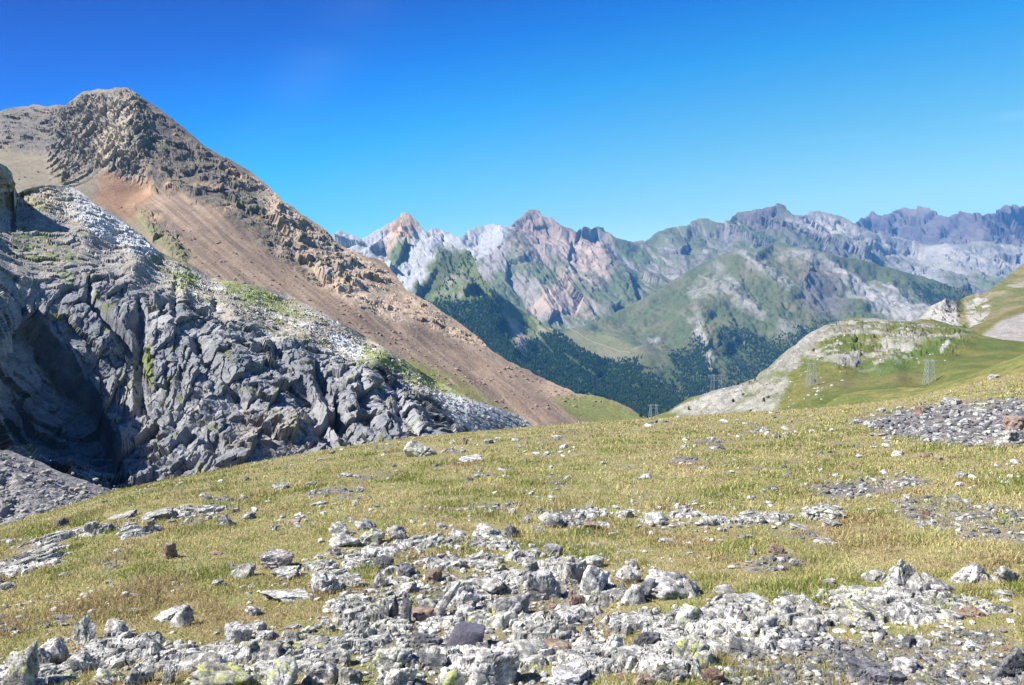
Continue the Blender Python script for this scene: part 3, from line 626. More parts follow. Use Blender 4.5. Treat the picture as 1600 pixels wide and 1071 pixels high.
def colH(px, py, P, nz, nx, t):
    v, w, qx, qy, cl, upper, slab = hmasks(px, py, P)
    st = fbm(rot(P, 33) * [.12, 1.6, .4], 9, 5, 231, .6); s = nvar(P, 1.8, 233)
    c = np.tile([.21, .19, .165], (len(px), 1)).astype(float)
    c = lerp(c, [.33, .32, .30], sstep(-.05, .3, st + .4 * s))
    c = lerp(c, [.13, .13, .055], sstep(-.02, .14, nvar(P, 12, 235, 6, .62)) * (1 - cl) * .75 * sstep(-.25, .0, w + .1))
    gc = lerp(np.tile([.135, .14, .15], (len(px), 1)), [.20, .20, .205], sstep(-.1, .3, v + .3 * s))
    gc = lerp(gc, [.09, .095, .11], sstep(.05, .35, nvar(P, 7, 239)) * .7)
    gc = lerp(gc, [.20, .185, .17], upper * .85)
    gc = lerp(gc, [.20, .18, .16], pmask(qx, qy, [(380, 640), (470, 650), (500, 700), (380, 740), (350, 700)], 12) * .6)
    gc = lerp(gc, [.11, .13, .045], pmask(qx, qy, [(222, 545), (236, 540), (242, 600), (236, 612), (224, 590)], 2.5) * .85)
    gc = lerp(gc, [.12, .13, .05], sstep(.22, .34, nvar(P * [1, 1, .6], 4.5, 241)) * sstep(.1, .3, nz) * .7)
    gc = lerp(gc, [.12, .14, .05], pmask(qx, qy, [(25, 360), (90, 365), (125, 400), (110, 440), (60, 420), (20, 390)], 8) * sstep(.0, .2, s + w) * .8)
    c = lerp(c, gc, cl)
    sl = lerp(np.tile([.25, .22, .17], (len(px), 1)), [.30, .30, .305], sstep(70, 150, px))
    c = lerp(c, sl, slab)
    c = lerp(c, [.15, .14, .07], pmask(qx, qy, [(24, 310), (60, 318), (100, 345), (60, 330), (20, 318)], 3) * .6)
    for pg in ([(275, 425), (300, 430), (312, 445), (290, 452), (272, 440)], [(330, 432), (410, 448), (470, 500), (430, 490), (360, 462)],
               [(540, 535), (640, 565), (740, 615), (720, 625), (650, 602), (560, 570)]):
        c = lerp(c, [.13, .155, .045], pmask(qx + 10 * st, qy, pg, 5) * .85 * sstep(-.35, -.05, w))
    c = lerp(c, [.38, .38, .37], pmask(qx, qy, [(520, 522), (565, 545), (575, 560), (555, 562), (515, 540)], 3) * .9)
    c = lerp(c, [.27, .285, .31], pmask(qx, qy, [(670, 615), (760, 632), (835, 665), (800, 680), (715, 680), (680, 640)], 5) * .85 * sstep(-.3, .0, s + w + .1))
    return c
oH, dH = layer('grey_cliff', [(-320, 225), (-200, 235), (-90, 245), (-30, 252), (0, 255), (8, 259), (18, 272), (22, 290), (26, 302), (36, 297), (50, 292), (80, 290), (105, 291), (120, 297), (130, 304), (145, 318), (158, 325), (170, 333), (185, 340), (200, 350), (225, 370), (240, 388), (252, 396), (275, 404), (300, 415), (329, 435), (360, 440), (409, 449), (450, 461), (487, 480), (525, 502), (550, 515), (574, 529), (637, 568), (682, 596), (731, 622), (780, 638), (810, 649), (829, 663), (850, 680)],
      [(-320, 880), (0, 860), (200, 830), (500, 740), (850, 700)],
      [(-300, 225, 340), (-200, 235, 340), (-100, 245, 335), (0, 256, 330), (22, 290, 340), (-250, 350, 270), (-120, 350, 270), (-60, 430, 200), (-250, 600, 120), (30, 303, 420), (110, 291, 440), (130, 303, 430), (245, 392, 390), (100, 335, 380), (180, 385, 350), (250, 410, 370), (330, 436, 400), (450, 461, 430), (574, 529, 430), (682, 596, 420), (829, 664, 380), (0, 320, 345), (60, 345, 335), (130, 375, 310), (210, 415, 280), (281, 464, 255), (361, 500, 250), (425, 545, 240), (474, 536, 245), (530, 562, 245), (585, 568, 240), (660, 622, 230), (712, 675, 215), (20, 400, 270), (0, 450, 222), (60, 440, 250), (-90, 520, 135), (-50, 600, 118), (-35, 680, 103), (0, 640, 170), (5, 560, 195), (40, 700, 172), (120, 725, 172), (190, 750, 168), (150, 680, 197), (70, 600, 205), (40, 520, 215), (100, 500, 228), (150, 500, 235), (250, 540, 225), (250, 700, 185), (350, 640, 190), (350, 735, 150), (480, 620, 210), (500, 705, 170), (600, 640, 210), (690, 690, 190), (0, 800, 80), (-100, 700, 90), (500, 510, 330), (400, 480, 320), (620, 575, 310), (700, 630, 300), (760, 660, 300), (300, 445, 330), (550, 800, 150)],
      mat_cliff, shpH, colH, -320, 850, 1.1, 1.6, 9, seed=24)

# ---- I: loose scree at the foot of the cliff
def colI(px, py, P, nz, nx, t):
    v = nvar(P, 3, 251); s = nvar(P, .6, 252)
    return lerp(lerp(np.tile([.19, .18, .18], (len(px), 1)), [.25, .24, .24], sstep(-.1, .3, v + s)), [.14, .13, .13], sstep(.1, .3, s) * .5)
oI, dI = layer('scree_slope', [(-320, 640), (-100, 680), (0, 703), (15, 703), (40, 714), (65, 722), (90, 735), (120, 746), (150, 757), (185, 768), (230, 780), (300, 800)],
      [(-320, 900), (300, 860)],
      [(-250, 660, 78), (0, 705, 86), (90, 735, 84), (185, 768, 82), (300, 800, 80), (-200, 860, 44), (0, 860, 48), (150, 860, 47), (300, 850, 48)],
      mat_cliff, lambda px, py, P, r: .9 * fbm(P, 4, 5, 255, .62) + .5 * fbm(P, .9, 3, 256, .6, True) + 2.5 * pmask(px, py, [(-60, 740), (15, 745), (38, 780), (30, 800), (-60, 830)], 8) * fbm(P, 2.5, 4, 257, .6, True),
      colI, -320, 300, 1.2, 1.2, 8, seed=26)

# deep ground under everything, out to the horizon
def ground_sheet():
    ths = np.linspace(0, 2 * math.pi, 97)[:-1]; rs = [3000, 6000, 14000, 30000]
    V = [(0, 0, -620)]; Fq = []
    for r in rs:
        for th in ths: V.append((r * math.sin(th), r * math.cos(th), -620 - (25 * (r / 3000) if r > 3000 else 0)))
    n = len(ths); tri = [(0, 1 + (i + 1) % n, 1 + i) for i in range(n)]
    for k in range(3):
        for i in range(n):
            a, b, c, d = 1 + k * n + i, 1 + k * n + (i + 1) % n, 1 + (k + 1) * n + (i + 1) % n, 1 + (k + 1) * n + i
            tri += [(a, b, c), (a, c, d)]
    V = np.array(V); o = make_mesh('valley_floor', V, np.array(tri), mat_far, np.tile([.12, .15, .06], (len(V), 1))); o['kind'] = 'structure'
ground_sheet()

# ------------------------------------------------------------------ foreground meadow
_cr = np.array([(-900, 900, 13), (-300, 860, 14), (0, 825, 15.5), (90, 797, 16.5), (180, 767, 18), (260, 750, 19), (350, 733, 20.5), (430, 718, 22), (500, 705, 23), (570, 695, 24), (640, 685, 25), (720, 677, 26), (800, 671, 27), (900, 662, 28), (1000, 656, 29), (1100, 649, 30), (1200, 643, 31), (1300, 636, 33), (1360, 629, 34), (1400, 624, 35), (1450, 614, 36), (1500, 602, 38), (1550, 592, 40), (1600, 583, 42), (1800, 560, 45), (2600, 520, 48)], float)
_dense = np.arange(-900, 2600, 10.)
def _smooth(y, k=9):
    p = np.r_[np.full(k, y[0]), y, np.full(k, y[-1])]; return np.convolve(p, np.ones(2 * k + 1) / (2 * k + 1), 'same')[k:-k]
_te = _smooth(rayxy(_dense, np.interp(_dense, _cr[:, 0], _cr[:, 1]))[2], 3)
_rc = _smooth(np.interp(_dense, _cr[:, 0], _cr[:, 2]), 6)
_az = np.arctan2(rayxy(_dense, np.full_like(_dense, 700.))[0], rayxy(_dense, np.full_like(_dense, 700.))[1])

def gz(x, y, detail=True):
    """height of the meadow at (x, y)"""
    x = np.asarray(x, float); y = np.asarray(y, float)
    r = np.hypot(x, y) + 1e-6; az = np.arctan2(x, y)
    te = np.interp(az, _az, _te); rc = np.interp(az, _az, _rc)
    near = sstep(0, 3.0, r)
    te = te * near + (-.155) * (1 - near); rc = rc * near + 28 * (1 - near)
    a = EYE / rc ** 2; b = te + 2 * EYE / rc
    rr = np.minimum(r, 90.)
    z = b * rr - a * rr ** 2 + (r - rr) * (b - 2 * a * 90)
    if detail:
        P = np.stack([x.ravel(), y.ravel(), np.zeros(x.size)], 1)
        n = .05 * fbm(P, 2.4, 3, 301) + .028 * fbm(P, .5, 3, 304) + .10 * fbm(P, 7, 2, 308)
        k = np.clip(1 - (rr.ravel() / rc.ravel()) ** 2 * .55, .2, 1)
        z = z + (n * k).reshape(x.shape)
    return z

def hit(px, py):
    """where the view ray through a photo position meets the meadow (near side)"""
    px = np.asarray(px, float); py = np.asarray(py, float)
    dx, dy, te = rayxy(px, py); az = np.arctan2(dx, dy)
    t0 = np.interp(az, _az, _te); rc = np.interp(az, _az, _rc)
    a = EYE / rc ** 2; b = t0 + 2 * EYE / rc
    te = np.minimum(te, t0 - 1e-4)
    q = np.maximum((b - te) ** 2 - 4 * a * EYE, 0)
    r = ((b - te) - np.sqrt(q)) / (2 * a)
    for _ in range(3):          # settle on the bumps
        z = gz(dx * r, dy * r); z0 = gz(dx * r, dy * r, False)
        h = EYE - (z - z0)
        q = np.maximum((b - te) ** 2 - 4 * a * h, 0); r = ((b - te) - np.sqrt(q)) / (2 * a)
    return dx * r, dy * r, r

def toscreen(x, y, z):
    z = z - EYE
    u = y * cP - z * sP; v = y * sP + z * cP
    return CX + F * x / u, CY - F * v / u

GRAVEL = [([(1330, 655), (1400, 640), (1480, 632), (1560, 625), (1640, 620), (1640, 700), (1560, 700), (1450, 692), (1380, 680)], 8, .95),
          ([(1260, 760), (1330, 742), (1420, 738), (1460, 755), (1400, 775), (1300, 785)], 8, .8),
          ([(1380, 790), (1480, 775), (1640, 800), (1640, 860), (1520, 845), (1430, 830)], 10, .65),
          ([(1160, 1010), (1260, 985), (1360, 1005), (1480, 985), (1640, 1000), (1640, 1140), (1100, 1140), (1140, 1060)], 10, .62),
          ([(1230, 990), (1290, 980), (1400, 1040), (1380, 1060), (1290, 1030), (1200, 1050), (1160, 1065), (1180, 1020)], 8, .95),
          ([(1130, 870), (1220, 860), (1270, 880), (1200, 895), (1130, 890)], 6, .7),
          ([(540, 960), (700, 900), (900, 880), (960, 1000), (900, 1140), (600, 1140)], 14, .55),
          ([(0, 840), (110, 835), (60, 880), (0, 930)], 10, .6),
          ([(960, 810), (1120, 812), (1120, 830), (960, 828)], 6, .35),
          ([(560, 735), (640, 728), (640, 745), (580, 750)], 5, .5),
          ([(800, 690), (900, 672), (940, 676), (860, 700)], 5, .35),
          ([(1180, 765), (1240, 760), (1230, 775)], 4, .5),
          ([(150, 880), (200, 860), (220, 870), (170, 900)], 5, .5)]

def meadow_masks(x, y, z):
    px, py = toscreen(x, y, z)
    P = np.stack([x, y, np.zeros_like(x)], 1)
    v = nvar(P, 1.6, 321); w = nvar(P, .35, 322)
    r = np.hypot(x, y); k = np.clip(9 / r, .3, 2)
    qx = px + (38 * v + 10 * w) * k; qy = py + (12 * v + 5 * w) * k
    g = np.zeros_like(x)
    for pg, s, a in GRAVEL: g = np.maximum(g, pmask(qx, qy, pg, s) * a)
    g = g * sstep(-.5, .1, w + .3 * v + (g - .5) * 1.1)
    g = np.maximum(g, .8 * sstep(.16, .34, nvar(P, .9, 325)) * sstep(-.25, .15, nvar(P, 4, 327)))
    return px, py, P, v, w, np.clip(g, 0, 1)

def build_meadow():
    az = np.radians(np.r_[np.arange(-180, -36, 3.), np.arange(-36, 36, .075), np.arange(36, 181, 3.)])
    rs = [0.25]
    while rs[-1] < 62: rs.append(rs[-1] + max(.03, rs[-1] * .0062))
    while rs[-1] < 900: rs.append(rs[-1] * 1.06)
    rs = np.array(rs); A, R = np.meshgrid(az, rs)
    x = (R * np.sin(A)).ravel(); y = (R * np.cos(A)).ravel(); z = gz(x, y)
    px, py, P, v, w, g = meadow_masks(x, np.maximum(y, .3), z)
    P[:, 1] = y
    c = np.tile([.24, .20, .10], (len(x), 1)).astype(float)
    c = lerp(c, [.19, .20, .075], sstep(-.1, .3, nvar(P, .6, 331)) * .7)
    c = lerp(c, [.32, .27, .19], sstep(.05, .35, nvar(P, .23, 332)) * .6)
    sl = lerp(np.tile([.20, .175, .165], (len(x), 1)), [.12, .115, .125], sstep(-.2, .2, w))
    c = lerp(c, sl, g)
    nr, na = R.shape; idx = np.arange(nr * na).reshape(nr, na)
    a, b, cc, d = idx[:-1, :-1].ravel(), idx[:-1, 1:].ravel(), idx[1:, 1:].ravel(), idx[1:, :-1].ravel()
    m = terrain_mat('meadow_soil', .03, 1.0, .4, (1, 1, 1))
    o = make_mesh('meadow_ground', np.stack([x, y, z], 1), np.stack([a, b, cc, d], 1), m, c); o['kind'] = 'structure'
build_meadow()

# ------------------------------------------------------------------ rocks
def ico(sub):
    import bmesh
    bm = bmesh.new(); bmesh.ops.create_icosphere(bm, subdivisions=sub, radius=1)
    bm.verts.ensure_lookup_table()
    V = np.array([v.co[:] for v in bm.verts]); Fc = np.array([[v.index for v in f.verts] for f in bm.faces]); bm.free()
    return V / np.linalg.norm(V, axis=1)[:, None], Fc
ICO = {k: ico(k) for k in (2, 3, 4, 5)}

def rock_verts(sub, kind, seed):
    """unit rock: x, y in about -1..1, z up; kind sets the facets, bedding and outline"""
    g = np.random.default_rng(seed); D, Fc = ICO[sub]
    n = {'slab': 8, 'block': 8, 'boulder': 13, 'peak': 9, 'fin': 8, 'stone': 10, 'plate': 7}[kind]
    nn = g.normal(size=(n, 3)); nn /= np.linalg.norm(nn, axis=1)[:, None]
    if kind in ('slab', 'plate', 'block'):
        nn[:, 2] *= .35; nn /= np.linalg.norm(nn, axis=1)[:, None]
        nn = np.r_[nn, [[.06, -.08, 1], [-.05, .05, -1]]]; n += 2
    if kind == 'peak':
        nn[:, 2] = np.abs(nn[:, 2]) * .6 + .35; nn /= np.linalg.norm(nn, axis=1)[:, None]
        nn = np.r_[nn, [[0, 0, -1.]]]; n += 1
    d = g.uniform(.72, 1.0, n)
    q = D @ nn.T
    k = {'boulder': 40, 'plate': 120, 'slab': 120, 'block': 120}.get(kind, 90)
    s = np.where(q > .02, q / d, 0.0)
    rr = 1 / (np.maximum((np.maximum(s, .55) ** k).mean(1) ** (1 / k) * (n ** (1 / k)), .6))
    V = D * rr[:, None]
    V = V / np.abs(V).max(0)
    amp = {'plate': .25, 'slab': .9, 'boulder': .8}.get(kind, 1)
    o = g.uniform(0, 50, 3)
    nvec = D
    V = V + nvec * ((.055 * fbm(V + o, .8, 2, seed) + .028 * fbm(V * 1.0 + o, .3, 3, seed + 5, .6)) * amp)[:, None]
    if kind != 'plate': V = V + nvec * (.12 * facets(V * [1.3, 1.3, 2.0] + o, seed % 50)[0])[:, None]
    if kind != 'plate' and sub >= 3:                      # bedding cracks and joints
        t = g.normal(size=3); t[2] += .8; t /= np.linalg.norm(t)
        f = V @ t * g.uniform(1.6, 3) + .25 * fbm(V + o, .5, 2, seed + 9)
        cr = np.abs(f - np.round(f)); V = V - nvec * (.07 * (1 - sstep(0, .10, cr)))[:, None]
        t2 = np.cross(t, g.normal(size=3)); t2 /= np.linalg.norm(t2)
        f = V @ t2 * g.uniform(.8, 1.7) + .35 * fbm(V + o, .6, 2, seed + 11) + g.uniform()
        cr = np.abs(f - np.round(f)); V = V - nvec * (.09 * (1 - sstep(0, .07, cr)))[:, None]
    return V, Fc

def bedrock_patch(seed):
    """a shelf of fractured bedrock: stepped, tilted blocks parted by joints, its rim sinking into the turf"""
    g = np.random.default_rng(seed); nx, ny = 84, 56
    X, Y = np.meshgrid(np.linspace(-1, 1, nx), np.linspace(-1, 1, ny)); x = X.ravel(); y = Y.ravel()
    P = np.stack([x, y, 0 * x], 1); o = g.uniform(0, 60, 3)
    wv = .25 * np.stack([fbm(P + o, .5, 2, seed), fbm(P + o, .5, 2, seed + 3), 0 * x], 1)
    a = g.uniform(-.9, .2); q = P + wv; q = np.stack([q[:, 0] * math.cos(a) - q[:, 1] * math.sin(a), q[:, 0] * math.sin(a) + q[:, 1] * math.cos(a), q[:, 2]], 1)
    f1, e1 = facets(q * [1.25, 2.3, 1] + o, seed % 40, .75, .8); f2, e2 = facets(q * [3.8, 6.0, 1] + o, 7, .6, .6)
    rim = 1 - sstep(.62, 1.0, np.hypot(x, y) + .35 * fbm(P + o, .45, 3, seed + 7))
    z = .55 + .50 * f1 + .07 * f2 + .07 * fbm(P + o, .3, 3, seed + 8, .55)
    z -= .12 * (1 - sstep(0, .06, e2)); jt = 1 - sstep(.02, .10, e1 + .04 * fbm(P + o, .2, 2, seed + 2)); z = z * (1 - jt) - .35 * jt
    z = z * rim - .45 * (1 - rim)
    idx = np.arange(nx * ny).reshape(ny, nx)
    Fa = np.stack([idx[:-1, :-1].ravel(), idx[:-1, 1:].ravel(), idx[1:, 1:].ravel(), idx[1:, :-1].ravel()], 1)
    return np.stack([x, y, z], 1), Fa

def bedrock(px, py, w, h, mat, lichen, seed, label):
    g = np.random.default_rng(seed); V, Fa = bedrock_patch(seed)
    x, y, r = (float(q) for q in hit(px, py - h * .4)); m = math.hypot(r, 1.8) / F
    phi = math.atan2(1.8, r); hw = w * m / 2; hd = min(h * m * .42 / math.sin(phi), hw * 1.1); hh = h * m * .34
    V = V * [hw, hd, hh]; t = math.atan2(x, y); a = -t + g.uniform(-.2, .2)
    V = np.stack([V[:, 0] * math.cos(a) - V[:, 1] * math.sin(a), V[:, 0] * math.sin(a) + V[:, 1] * math.cos(a), V[:, 2]], 1)
    z0 = gz(x, y).item(); V[:, 2] += gz(V[:, 0] + x, V[:, 1] + y) - z0
    o = make_mesh('outcrop', V, Fa, MR[mat], smooth=False); o.location = (x, y, z0); o['lichen'] = float(lichen)
    t = g.uniform(.85, 1.1); o.color = (t, t, t * .98, 1); tag(o, label, 'rock')
    BED.append((px, py, w * .8, h * .7))
BED = []

def rock_mat(name, c0, c1, c2, lich_col, spots):
    m, nt, b = new_mat(name, .9, .25)
    tc = nd(nt, 'ShaderNodeTexCoord'); oi = nd(nt, 'ShaderNodeObjectInfo')
    geo = nd(nt, 'ShaderNodeNewGeometry')
    v = geo.outputs['Position']
    big = noise(nt, v, 10, 5, .7); med = noise(nt, v, 20, 5, .75); fin = noise(nt, v, 130, 3, .7)
    c = mixc(nt, ramp(nt, big, (.42, 0.), (.56, 1.)), c0, c1)
    c = mixc(nt, ramp(nt, med, (.50, 0.), (.58, .8)), c, c2)
    c = mixc(nt, ramp(nt, noise(nt, v, 48, 4, .8), (.54, 0.), (.60, spots)), c, (.07, .07, .065))
    lich = nd(nt, 'ShaderNodeAttribute', attribute_name='lichen', attribute_type='OBJECT')
    ln = noise(nt, v, 21, 6, .72)
    th = mathn(nt, 'SUBTRACT', mathn(nt, 'ADD', ln, mathn(nt, 'MULTIPLY', lich.outputs['Fac'], .17)), .655)
    c = mixc(nt, mathn(nt, 'MULTIPLY', th, 22, True), c, lich_col)
    c = mixc(nt, 1.0, c, ramp(nt, fin, (.3, .72), (.7, 1.25)), 'MULTIPLY')
    c = mixc(nt, 1.0, c, oi.outputs['Color'], 'MULTIPLY')
    nt.links.new(c, b.inputs['Base Color'])
    h = mathn(nt, 'ADD', mathn(nt, 'MULTIPLY', med, .7), mathn(nt, 'MULTIPLY', fin, .3))
    bp = nd(nt, 'ShaderNodeBump', Strength=.8, Distance=.018)
    nt.links.new(h, bp.inputs['Height']); nt.links.new(bp.outputs[0], b.inputs['Normal'])
    return m
MR = {'p': rock_mat('lichened_limestone', (.24, .235, .225), (.50, .49, .46), (.74, .73, .69), (.50, .53, .24), .9),
      'g': rock_mat('grey_schist', (.17, .168, .165), (.33, .32, .30), (.60, .585, .55), (.44, .47, .17), .5),
      'd': rock_mat('dark_slate', (.085, .09, .10), (.14, .14, .15), (.26, .26, .26), (.35, .36, .18), .3),
      'v': rock_mat('purple_slate', (.125, .12, .145), (.15, .145, .17), (.17, .165, .19), (.2, .2, .2), .0),
      'r': rock_mat('rusty_rock', (.20, .135, .10), (.29, .20, .15), (.36, .31, .27), (.40, .40, .2), .3)}

placed = []
def seat_rock(px, py, w, h, kind, mat, lichen, seed, sub, tilt=None, yaw=None, mesh=None, name='rock'):
    g = np.random.default_rng(seed + 5000)
    x, y, r = (float(q) for q in hit(px, py))
    dist = math.hypot(r, EYE - gz(x, y).item()); m = dist / F
    W_ = w * m * .5; phi = math.atan2(EYE - gz(x, y).item(), r)
    dk = {'fin': .8, 'slab': .9, 'plate': .75, 'peak': .7}.get(kind, .8)
    D_ = W_ * dk
    Hh = max((h * m - 1.3 * D_ * math.sin(phi)) / math.cos(phi), .28 * h * m, .10 * w * m)
    D_ = max(min(D_, (h * m - Hh * math.cos(phi)) / (2 * math.sin(phi)) * 1.25), .3 * W_)
    if mesh is None:
        V, Fc = rock_verts(sub, kind, seed)
    else: V, Fc = mesh
    a = yaw if yaw is not None else g.uniform(-.5, .5)
    if kind in ('boulder', 'stone', 'peak') and yaw is None and mesh is None: a = g.uniform(0, 6.28)
    ca, sa = math.cos(a), math.sin(a)
    V = np.stack([V[:, 0] * ca - V[:, 1] * sa, V[:, 0] * sa + V[:, 1] * ca, V[:, 2]], 1)
    V = V / np.abs(V).max(0)
    up = Hh / 1.15                                   # half height; the lower part sits in the turf
    V = V * [W_, D_, up]
    tl = tilt if tilt is not None else g.uniform(-.12, .22)
    ct, st = math.cos(tl), math.sin(tl)
    V = np.stack([V[:, 0] * ct + V[:, 2] * st, V[:, 1], -V[:, 0] * st + V[:, 2] * ct], 1)
    V[:, 2] -= V[:, 2].max()
    cx, cy = x * (1 + D_ * .75 / r), y * (1 + D_ * .75 / r)
    cz = gz(cx, cy).item()
    return V, Fc, (cx, cy, cz + Hh), r

def tag(o, label, cat, group=None):
    o['label'] = label; o['category'] = cat
    if group: o['group'] = group
    return o

def rock(name, px, py, w, h, kind, mat, lichen, label, tilt=None, yaw=None, seed=None, tint=None, group=None, cat='rock', lib=None):
    seed = seed if seed is not None else int(px * 7 + py * 13)
    sub = 5 if w >= 55 else 4 if w >= 20 else 3
    V, Fc, loc, r = seat_rock(px, py, w, h, kind, mat, lichen, seed, sub, tilt, yaw, lib)
    o = make_mesh(name, V, Fc, MR[mat], smooth=(kind == 'boulder'))
    g = np.random.default_rng(seed)
    o.location = loc; o['lichen'] = float(lichen)
    t = tint if tint else g.uniform(.82, 1.12); o.color = (t, t * g.uniform(.97, 1.01), t * g.uniform(.93, 1.02), 1)
    tag(o, label, cat, group)
    placed.append((px, py, w, h, label))
    return o

